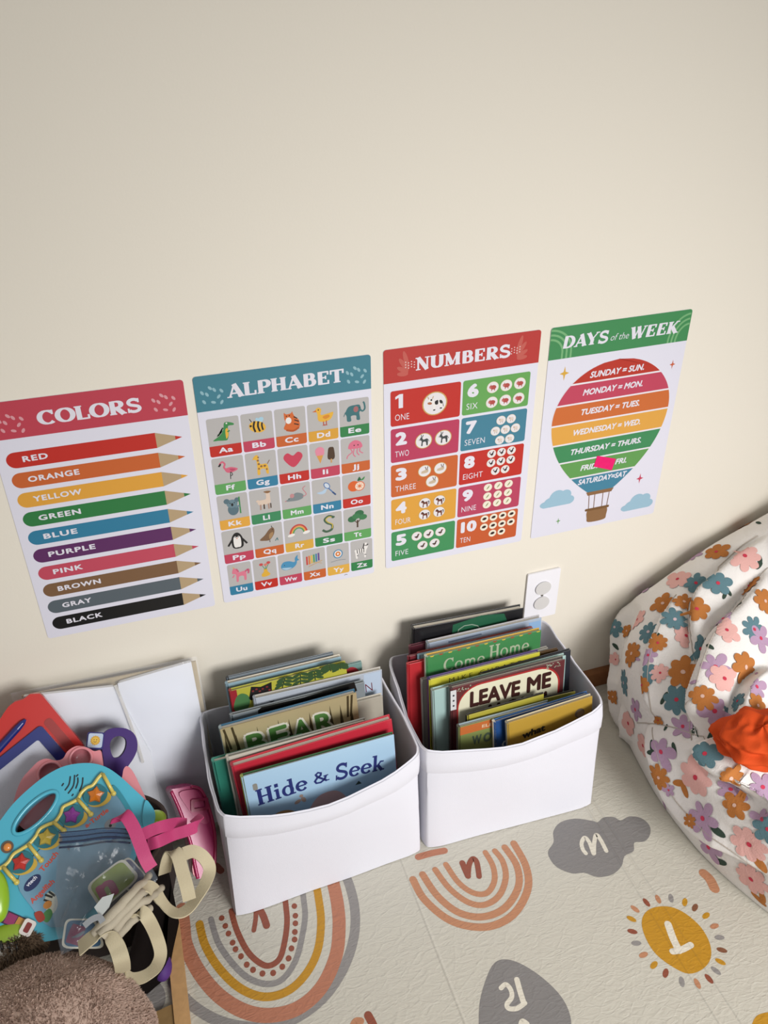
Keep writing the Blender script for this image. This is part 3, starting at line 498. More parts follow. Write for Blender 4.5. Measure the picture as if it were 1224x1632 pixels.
# ================================================================ OUTLET
plate_m = mat('outlet_plate', 'e6e5ea', .3, bump=.02)
fo = Frame(V((1.0362 * 1.0595, -.0004, .3409 * 1.0595)), (1, 0, 0), (0, 0, 1))
root = thing('wall_outlet', fo.p(.037, -.121), 'white wall outlet plate with two round safety covers behind the right bin', 'outlet')
mb = MB(); extrude(mb, fo, rrect(0, -.121, .0741, 0, .003), 0, .0055, plate_m); mb.build('cover_plate', root, bevel=.002)
cap_m = mat('outlet_cover', 'cfcdcb', .25, coat=.4)
for k, v in enumerate((-.041, -.080)):
    mb = MB(); extrude(mb, fo, ell(.037, v, .0175, .0165, 0, 28), .0055, .0085, cap_m); mb.build('safety_cover', root, bevel=.0025, seg=3)
mb = MB(); extrude(mb, fo, ell(.037, -.0605, .0028, .0028, 0, 12), .0055, .0066, mat('screw_metal', '8a8880', .35, metal=.8)); mb.build('screw', root)
# ================================================================ PLAY MAT
CREASES = [(atz(*a, 0), atz(*b, 0), amp, wd) for a, b, amp, wd in (((936, 1289), (1148, 1632), 1.1, .004), ((949, 1282), (1179, 1632), -1.1, .004), ((646, 1386), (742, 1632), .9, .004), ((560, 1450), (800, 1330), .25, .006))]
def matmat(name, col):                      # foam mat skin: fine crinkles, embossed grid, fold creases
    if name in MATS: return MATS[name]
    m = bpy.data.materials.new(name); m.use_nodes = True; nt = m.node_tree; N = nt.nodes; L = nt.links
    b = N['Principled BSDF']; b.inputs['Base Color'].default_value = lin(col) + (1,); b.inputs['Roughness'].default_value = .42
    g = N.new('ShaderNodeNewGeometry'); mp = N.new('ShaderNodeMapping'); mp.inputs['Rotation'].default_value = (0, 0, radians(22)); mp.inputs['Scale'].default_value = (1, 2.3, 1)
    nz = N.new('ShaderNodeTexNoise'); nz.inputs['Scale'].default_value = 42; nz.inputs['Detail'].default_value = 4; nz.inputs['Distortion'].default_value = 1.6
    L.new(g.outputs['Position'], mp.inputs[0]); L.new(mp.outputs[0], nz.inputs['Vector'])
    vo = N.new('ShaderNodeTexVoronoi'); vo.feature = 'DISTANCE_TO_EDGE'; vo.inputs['Scale'].default_value = 34
    mp2 = N.new('ShaderNodeMapping'); mp2.inputs['Rotation'].default_value = (0, 0, radians(-20)); mp2.inputs['Scale'].default_value = (1, 1.7, 1)
    L.new(g.outputs['Position'], mp2.inputs[0]); L.new(mp2.outputs[0], vo.inputs['Vector'])
    mr = N.new('ShaderNodeMapRange'); mr.inputs[1].default_value = 0; mr.inputs[2].default_value = .08; mr.inputs[3].default_value = 1; mr.inputs[4].default_value = 0
    L.new(vo.outputs['Distance'], mr.inputs[0])
    big = N.new('ShaderNodeTexNoise'); big.inputs['Scale'].default_value = 9; L.new(g.outputs['Position'], big.inputs['Vector'])
    ad = N.new('ShaderNodeMath'); ad.operation = 'MULTIPLY_ADD'; ad.inputs[1].default_value = .16
    L.new(mr.outputs[0], ad.inputs[0]); L.new(nz.outputs['Fac'], ad.inputs[2])
    ad2 = N.new('ShaderNodeMath'); ad2.operation = 'MULTIPLY_ADD'; ad2.inputs[1].default_value = 1.2; L.new(big.outputs['Fac'], ad2.inputs[0]); L.new(ad.outputs[0], ad2.inputs[2])
    last = ad2
    for (A, B, amp, wd) in CREASES:            # fold lines running across the mat, as distance to a line on the floor
        d = (B - A).normalized(); nn = V((-d.y, d.x, 0)); off = nn.dot(A)
        dt = N.new('ShaderNodeVectorMath'); dt.operation = 'DOT_PRODUCT'; dt.inputs[1].default_value = nn; L.new(g.outputs['Position'], dt.inputs[0])
        sb = N.new('ShaderNodeMath'); sb.operation = 'SUBTRACT'; sb.inputs[1].default_value = off; L.new(dt.outputs['Value'], sb.inputs[0])
        ab = N.new('ShaderNodeMath'); ab.operation = 'ABSOLUTE'; L.new(sb.outputs[0], ab.inputs[0])
        m2 = N.new('ShaderNodeMapRange'); m2.interpolation_type = 'SMOOTHSTEP'; m2.inputs[1].default_value = 0; m2.inputs[2].default_value = wd; m2.inputs[3].default_value = amp; m2.inputs[4].default_value = 0
        L.new(ab.outputs[0], m2.inputs[0])
        a3 = N.new('ShaderNodeMath'); L.new(last.outputs[0], a3.inputs[0]); L.new(m2.outputs[0], a3.inputs[1]); last = a3
    bp = N.new('ShaderNodeBump'); bp.inputs['Strength'].default_value = .46; bp.inputs['Distance'].default_value = .0028
    L.new(last.outputs[0], bp.inputs['Height']); L.new(bp.outputs['Normal'], b.inputs['Normal'])
    MATS[name] = m; return m
MATC = 'c2beb1'
mroot = thing('play_mat', (.8, -.8, -.012), 'cream foam play mat printed with rainbows, a cloud and a sun, covering the floor', 'play mat')
mat_m = matmat('mat_foam', MATC)
mb = MB(); mb.box((-.9, -1.9, -.0118), (2.6, -.0175, 0), mat_m); mb.build('mat_sheet', mroot, smooth=0)
FL = Frame((0, 0, 0), (1, 0, 0), (0, 1, 0))
def zz(pts, s, o): return [FL.px(o[0] + x * s, o[1] + y * s) for x, y in pts]
S3, O3 = 510 / 1224, (250, 1340); S4, O4 = 584 / 1224, (640, 1280); S2, O2 = 304 / 1224, (920, 1100)
def band(P, pts, s, o, w, c, ly=0, caps=True): P.line(open2(zz(pts, s, o), 8), w, matmat('mat_ink_' + c, c), ly, caps)
TER, MUS, GRY, BRN, TAN, CRM = 'b0745a', 'b8861f', '8b8784', '8a4a36', 'b5805f', 'd8d2c2'
P = Print(FL, .0002, .00012)
band(P, [(60, 540), (125, 620), (220, 682), (330, 712), (450, 708), (560, 662), (655, 580), (722, 470), (755, 360), (757, 260), (735, 165), (700, 90)], S3, O3, .0165, GRY)
band(P, [(95, 260), (103, 325), (112, 400), (160, 500), (235, 590), (330, 650), (430, 668), (540, 640), (630, 560), (685, 440), (697, 330), (692, 250), (680, 185), (660, 100)], S3, O3, .0225, TER)
band(P, [(163, 318), (185, 400), (240, 490), (320, 565), (410, 597), (500, 575), (570, 510), (615, 420), (628, 310), (617, 210), (600, 120)], S3, O3, .0135, MUS)
band(P, [(207, 300), (235, 390), (290, 470), (350, 525), (420, 548), (480, 530), (530, 460), (555, 370), (567, 290), (562, 228), (550, 140)], S3, O3, .0100, GRY)
band(P, [(285, 268), (305, 340), (345, 420), (390, 465), (430, 478), (470, 450), (490, 380), (498, 310), (494, 252), (485, 180)], S3, O3, .0098, BRN)
for q in ((248, 296), (262, 326), (274, 355), (290, 390), (301, 415), (322, 442), (344, 474), (368, 494), (404, 508), (445, 506), (480, 482), (504, 450), (515, 412), (527, 378), (528, 349), (530, 316), (530, 287), (526, 250)):
    a, b = zz([q], S3, O3)[0]; P.poly(ell(a, b, .0048, .0052), matmat('mat_ink_' + BRN, BRN))
band(P, [(380, 250), (378, 300), (371, 343)], S3, O3, .008, BRN, 1); band(P, [(395, 265), (408, 290), (420, 325)], S3, O3, .012, BRN, 1)
P.build('rainbow_print', mroot, label='large rainbow in grey, terracotta and mustard')
P = Print(FL, .0002, .00012)
for pts, w_ in (([(38, 255), (75, 320), (150, 385), (230, 412), (310, 408), (380, 365), (422, 285), (415, 210), (375, 135)], .0135), ([(70, 238), (120, 310), (190, 365), (270, 380), (345, 350), (390, 280), (385, 210), (345, 148)], .0128), ([(112, 222), (160, 285), (220, 330), (275, 340), (325, 310), (348, 250), (338, 195), (312, 160)], .011), ([(148, 205), (190, 265), (240, 300), (285, 300), (310, 260), (305, 210), (280, 165)], .0105)):
    band(P, pts, S4, O4, w_, TAN)
band(P, [(203, 200), (212, 222), (222, 244)], S4, O4, .011, BRN, 1); band(P, [(222, 240), (226, 205), (238, 186), (250, 195), (256, 222), (259, 245)], S4, O4, .010, BRN, 1)
P.build('rainbow_print', mroot, label='small tan rainbow with a brown letter n')
P = Print(FL, .0002, .00012)
P.poly(closed2(zz([(490, 160), (508, 130), (507, 95), (530, 65), (580, 52), (640, 60), (655, 64), (675, 48), (710, 47), (732, 58), (760, 45), (800, 50), (828, 75), (830, 105), (812, 128), (778, 132), (775, 160), (745, 177), (735, 210), (705, 238), (655, 247), (610, 233), (570, 235), (520, 215), (495, 185)], S4, O4), 4), matmat('mat_ink_7f7c7a', '7f7c7a'))
band(P, [(55, 1048), (35, 1020), (28, 980), (48, 946), (76, 975), (104, 1050)], S2, O2, .0075, CRM, 1); band(P, [(107, 1048), (108, 985), (122, 928), (152, 965), (186, 1032)], S2, O2, .0078, CRM, 1.5)
P.build('cloud_print', mroot, label='grey cloud with a cream letter n')
P = Print(FL, .0002, .00012)
P.poly(closed2(zz([(802, 400), (815, 365), (850, 347), (900, 347), (950, 370), (1000, 415), (1030, 470), (1032, 520), (1005, 555), (960, 570), (910, 550), (850, 505), (815, 450)], S4, O4), 4), matmat('mat_ink_' + MUS, MUS))
band(P, [(890, 405), (906, 450), (926, 492)], S4, O4, .0125, CRM, 1); band(P, [(905, 496), (935, 490), (966, 474)], S4, O4, .0105, CRM, 1.4)
sc0 = V(zz([(918, 458)], S4, O4)[0])
for x, y, c in ((818, 332, BRN), (857, 321, TAN), (900, 318, GRY), (946, 331, MUS), (980, 349, '7c5038'), (1017, 376, MUS), (1045, 411, TAN), (1062, 449, GRY), (1070, 491, '7c5038'), (1065, 530, MUS), (1050, 560, GRY), (1027, 587, BRN), (988, 603, TAN), (936, 597, GRY), (882, 568, BRN), (843, 541, MUS), (808, 507, TAN), (784, 468, GRY), (771, 429, BRN), (768, 387, MUS), (780, 354, TAN)):
    a, b = zz([(x, y)], S4, O4)[0]; P.poly(ell(a, b, .0085, .0044, math.degrees(atan2(b - sc0.y, a - sc0.x)), 14), matmat('mat_ink_' + c, c))
P.build('sun_print', mroot, label='mustard sun with coloured rays and a cream letter L')
P = Print(FL, .0002, .00012)
P.poly(closed2(zz([(258, 738), (262, 660), (285, 580), (310, 535), (345, 522), (395, 535), (460, 575), (520, 630), (555, 685), (567, 745), (550, 820), (480, 870), (380, 880), (290, 840), (262, 790)], S4, O4), 4), matmat('mat_ink_7f7c7a', '7f7c7a'))
band(P, [(332, 618), (348, 606), (364, 622), (368, 648), (352, 672), (358, 686), (385, 686), (412, 668)], S4, O4, .0075, CRM, 1); band(P, [(385, 590), (396, 630), (408, 668)], S4, O4, .009, CRM, 1.5)
band(P, [(400, 738), (405, 730), (418, 738)], S4, O4, .009, CRM, 1)
P.build('raindrop_print', mroot, label='grey raindrop with a cream letter')
for L, s_, o_, w_, c_, nm_ in (([(1010, 235), (1030, 255), (1045, 285)], S4, O4, .018, TAN, 'tan arc end by the beanbag'), ([(1190, 760), (1205, 730), (1240, 720)], S4, O4, .02, MUS, 'mustard arc at the bottom right'),
  ([(745, 720), (760, 692), (780, 690)], S3, O3, .011, TAN, 'tan stroke at the bottom edge'), ([(808, 668), (825, 700), (835, 730)], S3, O3, .013, BRN, 'brown stroke at the bottom edge'),
  ([(225, 95), (245, 115)], S3, O3, .013, BRN, 'brown stroke left of the bin'), ([(1000, 62), (1050, 48), (1100, 38)], S3, O3, .013, TER, 'terracotta end under the bins')):
    P = Print(FL, .0002, .00012); band(P, L, s_, o_, w_, c_); P.build('stroke_print', mroot, label=nm_)
P = Print(FL, .0002, .00012); P.poly(ell(*FL.px(240, 1588), .022, .030, 20), matmat('mat_ink_' + GRY, GRY)); P.build('dot_print', mroot, label='grey dot by the stick')
# ================================================================ STORAGE BINS
fab_w = mat('bin_fabric', 'd2d2da', .75, bump=.25, bscale=900, spec=.2)
fab_in = mat('bin_lining', 'cbcad0', .8, bump=.25, bscale=700, spec=.2)
def storage_bin(label, bot, top, zr, bulge, sag, hem):
    """bot/top: FL FR BR BL corners on the floor and at the rim"""
    B = [V((x, y, .0015)) for x, y in bot]; T = [V((x, y, z)) for (x, y), z in zip(top, zr)]
    ctr = sum((b for b in B), V((0, 0, 0))) / 4
    root = thing('storage_bin', (ctr.x, ctr.y, 0), label, 'storage bin', 'white fabric bins of picture books')
    NS = 16; per = []                            # perimeter samples: (side, t)
    for sd in range(4): per += [(sd, .5 - .5 * cos(pi * i / NS)) for i in range(NS)]
    def pt(i, f, off):
        sd, t = per[i % len(per)]
        b = B[sd].lerp(B[(sd + 1) % 4], t); q = T[sd].lerp(T[(sd + 1) % 4], t); p = b.lerp(q, f)
        e = (T[(sd + 1) % 4] - T[sd]); nn = V((e.y, -e.x, 0)).normalized()
        k = sin(pi * t); mid = f * f * (3 - 2 * f)
        p = p + nn * bulge[sd] * k * mid
        p.z -= sag[sd] * (sin(pi * min(1, t * 1.0)) ** 1.3) * f ** 3
        cr = .008 * max(0, 1 - min(t, 1 - t) * 9) ** 2        # rounded corners
        cen = (B[0] + B[2]) / 2 * (1 - f) + (T[0] + T[2]) / 2 * f
        dc = V((cen.x - p.x, cen.y - p.y, 0)).normalized(); p += dc * cr
        wv = noise.noise(V((p.x * 9, p.y * 9, p.z * 5))) * .0028 + noise.noise(V((p.x * 22 + p.z * 15, p.y * 22, p.z * 30))) * .0026 * f * sin(pi * min(1, f * 1.0) * .5); p += nn * wv
        return p + dc * off
    n = len(per); NZ = 14; vs = []; fs = []
    for j in range(NZ + 1):
        for i in range(n): vs.append(pt(i, j / NZ, 0))
    for j in range(NZ):
        for i in range(n): fs.append((j * n + i, j * n + (i + 1) % n, (j + 1) * n + (i + 1) % n, (j + 1) * n + i))
    mb = MB(); mb.add(vs, fs, fab_w)
    rim0 = [pt(i, 1, 0) for i in range(n)]; rim1 = [pt(i, 1, .002) + V((0, 0, .002)) for i in range(n)]; rim2 = [pt(i, 1, .0032) for i in range(n)]
    mb.add(rim0 + rim1 + rim2, [(a * n + i, a * n + (i + 1) % n, (a + 1) * n + (i + 1) % n, (a + 1) * n + i) for a in (0, 1) for i in range(n)], fab_w)
    mb.build('fabric_wall', root, smooth=50)
    mb = MB(); vs = [pt(i, j / NZ, .0032) for j in range(NZ + 1) for i in range(n)]
    mb.add(vs, [f[::-1] for f in fs], fab_in)
    mb.add([pt(i, .0, .003) + V((0, 0, .004)) for i in range(n)], [tuple(range(n))], fab_in)
    mb.add([pt(i, .0, .0) for i in range(n)], [tuple(range(n - 1, -1, -1))], fab_w)
    mb.build('lining', root, smooth=50)
    # folded hem round the rim
    mb = MB(); rows = [(1.0, .0005), (1.0, -.0022), (.5, -.0026), (.06, -.0022), (0, -.0004)]
    vs = [pt(i, 1 - (hem + .004 * noise.noise(V((i * .3, 5, ctr.x)))) * (1 - a), o) for a, o in rows for i in range(n)]
    mb.add(vs, [(a * n + i, a * n + (i + 1) % n, (a + 1) * n + (i + 1) % n, (a + 1) * n + i)[::-1] for a in range(len(rows) - 1) for i in range(n)], fab_w)
    mb.build('hem', root, smooth=50)
    return root
_b = lambda L, z: [tuple(at(x, y, 2, z)[:2]) for x, y in L]
LB = _b([(372, 1466), (675, 1357)], 0); RB = _b([(678, 1355), (948, 1283)], 0)
LT = [(.4205, -.293), (.768, -.277), (.76, -.048), (.4165, -.052)]; RT = [(.776, -.272), (1.129, -.278), (1.136, -.024), (.792, -.028)]
storage_bin('white fabric storage bin of picture books beside the toys, front one of two', LB + [(.757, -.035), (.428, -.035)], LT, (.245, .248, .25, .25), (.020, .004, .0, .003), (.026, .006, .012, .012), .2)
storage_bin('white fabric storage bin of picture books under the wall outlet, beside the floral beanbag', RB + [(1.115, -.028), (.790, -.028)], RT, (.244, .248, .25, .25), (.018, .004, 0, .003), (.018, .008, .016, .014), .22)

# ================================================================ BOOKS
page_m = mat('book_pages', 'd8d2c4', .8, bump=.5, bscale=900)
def board(c, rough=.35): return mat('book_cover_%s' % c, c, rough, bump=.05, bscale=150, coat=.15)
def book(label, group, tl, tr, y, col, spine=None, t=.012, lean=5., yr=None, z0=.012, edge=None, back=None, thin=False, s=1, o=(0, 0)):
    A = aty(o[0] + tl[0] * s, o[1] + tl[1] * s, y); Bq = aty(o[0] + tr[0] * s, o[1] + tr[1] * s, y if yr is None else yr)
    ex = (Bq - A); W = ex.length; ex.normalize(); up = V((0, sin(radians(lean)), cos(radians(lean)))); up = (up - ex * up.dot(ex)).normalized()
    fr = Frame(A, ex, up)
    h = min((A.z - z0), (Bq.z - z0)) / up.z
    base = fr.p(W / 2, -h, -t / 2); root = thing('picture_book', base, label, 'book', group)
    cv = .0009 if thin else .0022
    cm = board(col); sm = board(spine or col)
    def bx(mb, u0, u1, v0, v1, h0, h1, m): mb.box8([fr.p(u0, v0, h0), fr.p(u1, v0, h0), fr.p(u1, v1, h0), fr.p(u0, v1, h0), fr.p(u0, v0, h1), fr.p(u1, v0, h1), fr.p(u1, v1, h1), fr.p(u0, v1, h1)], m)
    mb = MB(); bx(mb, .0, W, -h, 0, -cv, 0, cm); mb.build('front_cover', root, smooth=0, bevel=.0006, seg=2)
    mb = MB(); bx(mb, .0, W, -h, 0, -t, -t + cv, board(back or col)); mb.build('back_cover', root, smooth=0, bevel=.0006, seg=2)
    mb = MB(); ov = [(.0015, -.0), (-.0012, -t * .25), (-.0016, -t * .5), (-.0012, -t * .75), (.0015, -t), (.0035, -t), (.0035, 0)]
    vs = [fr.p(u, v, q) for v in (-h, 0) for u, q in ov]; k = len(ov)
    mb.add(vs, [(i, (i + 1) % k, k + (i + 1) % k, k + i) for i in range(k)] + [tuple(range(k - 1, -1, -1)), tuple(range(k, 2 * k))], sm); mb.build('spine', root, smooth=30)
    ins = .0006 if thin else .003
    mb = MB(); bx(mb, .003, W - ins, -h + ins, -ins, -t + cv + .0002, -cv - .0002, mat('pages_' + edge, edge, .8, bump=.5, bscale=900) if edge else page_m); mb.build('page_block', root, smooth=0)
    fr.W = W; fr.H = h
    return root, fr
GL, GR2 = 'picture books in the left bin', 'picture books in the right bin'
s7, o7 = 380 / 1224, (310, 1020)
def bL(label, tl, tr, y, col, **k): return book(label, GL, tl, tr, y, col, s=s7, o=o7, **k)
bL('thin grey picture book at the very back of the left bin, against the wall', (165, 195), (712, 66), -.058, '6e7880', spine='2a2c30', t=.006)
bL('light blue picture book with cream page edge near the back of the left bin', (162, 228), (752, 86), -.072, '86a2b0', t=.010, back='c9c2b2')
r, f = bL('teal picture book with a red shape showing at the back right of the left bin', (640, 165), (858, 112), -.080, '6d8c88', t=.006)
P = Print(f); P.poly(ell(f.W * .72, -.028, .018, .022, 0, 20), 'a02c34', 0); P.build('cover_picture', r)
r, f = bL('yellow-green picture book with dark leaves and a red spine in the left bin', (180, 264), (778, 118), -.091, 'a9a63c', spine='8e2028', t=.009)
P = Print(f)
P.poly([(0, 0), (.012, 0), (.012, -.2), (0, -.2)], '9a2630', 0)
P.poly(closed2([f.px(o7[0] + x * s7, o7[1] + y * s7) for x, y in ((205, 360), (212, 300), (240, 275), (275, 285), (285, 320), (260, 370))]), '4c7a4a', 0)
P.poly([f.px(o7[0] + x * s7, o7[1] + y * s7) for x, y in ((280, 300), (290, 240), (340, 240), (395, 215), (398, 280), (290, 310))], '171316', 1)
for x, y in ((300, 262), (318, 252), (335, 262), (350, 250), (372, 240), (385, 255), (310, 285), (350, 275)): P.poly(ell(*f.px(o7[0] + x * s7, o7[1] + y * s7), .0022, .002), '7c2428', 2)
for a, b, cc in (((450, 245), (465, 195), 0), ((545, 230), (543, 175), 0), ((620, 205), (615, 160), 0), ((700, 160), (690, 130), 0), ((750, 150), (745, 125), 0)):
    A, B2 = f.px(o7[0] + a[0] * s7, o7[1] + a[1] * s7), f.px(o7[0] + b[0] * s7, o7[1] + b[1] * s7)
    P.line([A, B2], .0022, '2c3a20', 1)
    for k in range(3):
        c0 = (A[0] + (B2[0] - A[0]) * (k + 1) / 3, A[1] + (B2[1] - A[1]) * (k + 1) / 3)
        P.poly(ell(c0[0] + .008, c0[1] - .002, .009, .0035, -25, 10), '35502c', 1.5); P.poly(ell(c0[0] - .008, c0[1] - .002, .009, .0035, 205, 10), '35502c', 1.5)
P.build('cover_picture', r)
r, f = bL('large white and sky-blue picture book with a dark red letter N in the left bin', (305, 302), (962, 152), -.106, 'a9b0ba', t=.011, back='b8b4ac')
P = Print(f)
P.poly([f.px(o7[0] + x * s7, o7[1] + y * s7) for x, y in ((868, 178), (955, 158), (958, 300), (872, 290))], 'b9c9dc', 0)
P.text('N', f.px(o7[0] + 880 * s7, o7[1] + 268 * s7), f.px(o7[0] + 915 * s7, o7[1] + 258 * s7), .019, '6a1e2a', 1, bold=-.01)
P.build('title', r); P = Print(f)
P.poly([f.px(o7[0] + x * s7, o7[1] + y * s7) for x, y in ((380, 312), (396, 314), (412, 308), (398, 322))], '2a2c38', 1); P.build('bird_mark', r)
r, f = bL('picture book with a black top and grey cover behind the gold foil book', (185, 388), (872, 215), -.124, '7c8488', t=.008)
P = Print(f); P.poly([f.px(o7[0] + x * s7, o7[1] + y * s7) for x, y in ((325, 362), (345, 345), (560, 295), (820, 215), (835, 260), (700, 330), (330, 400))], '141210', 0); P.build('cover_picture', r)
bL('plain beige picture book sticking up at the right behind the gold foil book', (700, 352), (966, 286), -.137, 'a8a294', t=.010, back='c4beb0')
r, f = bL('gold foil picture book with green letters BEAR in the left bin', (130, 460), (830, 270), -.152, '9a8a62', spine='8fa0a4', t=.013, back='2c5c78')
foil = mat('gold_foil', 'cdbd92', .3, metal=.45, bump=.1, bscale=30); foil2 = mat('dark_foil', '5a4e36', .3, metal=.5, bump=.1, bscale=30)
P = Print(f); P.poly([(0, 0), (f.W, 0), (f.W, -f.H), (0, -f.H)], foil, 0)
for k in range(13):
    x = f.W * (k + .3) / 13; w_ = f.W / 13 * .42; y0 = -.012 - .012 * (k * 7 % 5) / 5
    P.poly([(x - w_, -.12), (x, y0), (x + w_, -.12)], foil2, .5)
for k, (x, a) in enumerate(((.006, 60), (.02, 70), (.2275, 110), (.235, 120))): P.line([(x, -.002), (x + .012 * cos(radians(a)), -.05)], .004, foil2, .6)
P.build('cover_picture', r)
pa, pb = f.px(o7[0] + 278 * s7, o7[1] + 560 * s7), f.px(o7[0] + 720 * s7, o7[1] + 430 * s7)
P = Print(f, .0006)
for b_, c_, ly in ((.10, 'd6d3c4', 0), (.035, '4d7a3c', 1)):
    for k, gl in enumerate('BEAR'):
        x0 = pa[0] + (pb[0] - pa[0]) * (k * .262); x1 = x0 + (pb[0] - pa[0]) * .205; y_ = pa[1] + (pb[1] - pa[1]) * k / 2.75 - .013
        ex_ = .0045 if ly == 0 else 0
        P.text(gl, (x0 - ex_, y_ - ex_), (x1 + ex_, y_ - ex_ + .001), .045 + 2 * ex_, c_, ly, bold=b_)
P.build('title', r, label='green letters with a white outline')
bL('teal hardback picture book with its spine at the left wall of the left bin', (92, 628), (560, 500), -.188, '2f7a68', spine='3f8c7c', t=.012)
r, f = bL('cream and white picture book behind the red one in the left bin', (165, 605), (880, 412), -.203, 'b9b5a8', t=.009, back='8a8a84')
P = Print(f); P.poly([f.px(o7[0] + x * s7, o7[1] + y * s7) for x, y in ((400, 560), (830, 432), (832, 452), (405, 585))], 'd8d6da', 0); P.build('cover_picture', r)
r, f = bL('thick red hardback picture book behind the Hide and Seek book', (190, 652), (1012, 405), -.222, 'b52838', spine='a8283a', t=.014)
r, f = bL('light blue Hide & Seek picture book at the front of the left bin', (240, 706), (1024, 486), -.246, '9dbbd2', spine='8a9a4a', t=.009, back='2c5a34')
q7 = lambda x, y: f.px(o7[0] + x * s7, o7[1] + y * s7)
P = Print(f); P.slab('Hide', q7(330, 850), q7(582, 764), .036, '28306e', 1, shear=.05, fat=.95); P.build('title', r); P = Print(f); P.slab('&', q7(615, 745), q7(690, 718), .026, '28306e', 1); P.build('title', r); P = Print(f); P.slab('Seek', q7(722, 722), q7(970, 664), .036, '28306e', 1, shear=.05, fat=.95); P.build('title', r)
P = Print(f)
P.poly(closed2([q7(*a) for a in ((590, 900), (600, 850), (640, 800), (700, 775), (750, 780), (790, 830), (780, 920), (680, 960))]), 'c9a3a0', 0)
P.poly(closed2([q7(*a) for a in ((400, 930), (420, 890), (480, 872), (540, 890), (560, 930), (480, 980))]), 'b98a52', .5)
P.build('cover_picture', r); P = Print(f)
for a in ((530, 830, 24, 14, 30), (560, 818, 14, 24, 20), (548, 800, 12, 12, 0)): u_, v_ = q7(a[0], a[1]); P.poly(ell(u_, v_, a[2] * .00028, a[3] * .00028, a[4], 12), 'b59a8c', .8)
P.build('butterfly_picture', r); P = Print(f)
P.poly(rrect(q7(300, 760)[0], q7(300, 775)[1], q7(325, 760)[0], q7(300, 740)[1], .003), '8c8a80', .8); P.build('corner_mark', r); P = Print(f); P.poly([q7(825, 745), q7(842, 722), q7(858, 735)], '2a3a30', .8)
P.build('cover_picture', r)
# ---- right bin
s8, o8 = 370 / 1224, (610, 890)
def bR(label, tl, tr, y, col, **k): return book(label, GR2, tl, tr, y, col, s=s8, o=o8, **k)
r, f = bR('tall black hardback with a green panel, last book against the wall in the right bin', (160, 372), (742, 262), -.050, '17171a', t=.016, back='191a1c')
q8 = lambda x, y: f.px(o8[0] + x * s8, o8[1] + y * s8)
P = Print(f); P.poly([q8(370, 350), q8(520, 300), q8(640, 290), q8(660, 340), q8(500, 400), q8(365, 400)], '1f5c40', 0); P.line([q8(*a) for a in ((395, 395), (400, 375), (430, 355), (470, 348), (500, 355), (515, 372))], .0022, '8fa090', 1); P.build('cover_picture', r)
bR('maroon picture book poking out left behind the pale blue one in the right bin', (143, 466), (420, 398), -.060, '6a3440', t=.008)
r, f = bR('pale blue-grey picture book with a thin lettered top in the right bin', (237, 450), (838, 312), -.074, 'a4b2c4', spine='8f989e', t=.012, back='b0aeb0')
P = Print(f); P.poly([q8(345, 437), q8(520, 395), q8(522, 402), q8(347, 446)], '6c7c94', 0)
P.poly([q8(770, 340), q8(832, 326), q8(834, 400), q8(775, 410)], '8fb4dc', 0); P.build('title', r)
bR('brick red picture book between the pale blue and green ones in the right bin', (188, 500), (792, 364), -.083, '9c4436', spine='8c2c30', t=.006)
bR('dark red picture book at the far left edge of the right bin', (134, 518), (500, 432), -.090, '702830', t=.005)
bR('light steel blue picture book just behind the green Come Home book', (188, 510), (797, 372), -.097, '7ba0b0', t=.005)
bR('bright red hardback with a tall spine at the left wall of the right bin', (132, 560), (480, 480), -.107, 'b02a30', t=.008)
r, f = bR('green Come Home picture book with a dotted yellow top edge in the right bin', (228, 520), (836, 378), -.119, '3c7c48', spine='b4bcae', t=.010, back='c9a23c')
P = Print(f); P.slab('Come', q8(322, 598), q8(535, 552), .030, 'a9b598', 1, fat=.75); P.slab('Home', q8(560, 535), q8(768, 488), .034, 'a9b598', 1, fat=.75); P.build('title', r)
P = Print(f)
for k in range(13):
    u_ = f.W * (k + .4) / 13; P.poly([(u_, -.0003), (u_ + .009, -.0003), (u_ + .007, -.0028), (u_ + .002, -.0028)], 'a8382c' if k % 2 else 'd8b440', 1)
P.build('dotted_edge', r)
r, f = bR('white-edged grey picture book showing at the right behind the yellow one', (205, 640), (872, 470), -.128, 'a29f96', spine='8c8c86', t=.007)
bR('brown picture book at the right behind the dark navy one', (420, 602), (925, 478), -.136, '7c5c34', t=.006)
bR('dark navy picture book rising at the right side of the right bin', (520, 612), (992, 482), -.158, '24262e', t=.007)
r, f = bR('yellow picture book with a purple spine behind the pale aqua one', (243, 642), (829, 494), -.149, 'bfb83c', spine='3e2c5c', t=.011, back='4a3470')
P = Print(f); P.text('MIKE CURATO', q8(350, 655), q8(735, 558), .0105, '3c3a1c', 1, bold=-.01, space=1.5); P.build('title', r)
bR('pale aqua picture book with a blank cover behind LEAVE ME ALONE', (262, 700), (966, 512), -.170, '9db8b4', spine='8a9690', t=.010)
r, f = bR('LEAVE ME ALONE! picture book with a cream oval on a dark red cover', (358, 686), (962, 532), -.184, '5c2a2c', spine='40302e', t=.011, back='3c3230')
cu_, cv_ = (q8(400, 735)[0] + q8(945, 735)[0]) / 2 + .004, q8(640, 720)[1] - .012
P = Print(f); P.poly(rrect(.012, -f.H + .02, f.W - .008, -.004, .05, 8), 'a82c2a', 0); P.poly(rrect(.015, -f.H + .04, f.W - .012, -.008, .045, 8), 'e0dcc0', 1)
rd = random.Random(5)
for k in range(40):
    u_ = rd.choice((rd.uniform(.014, .04), rd.uniform(f.W - .04, f.W - .01))); P.poly(ell(u_, -rd.uniform(.002, .012), .0014, .0014, 0, 6), '9aa08c', .4)
P.build('cover_picture', r)
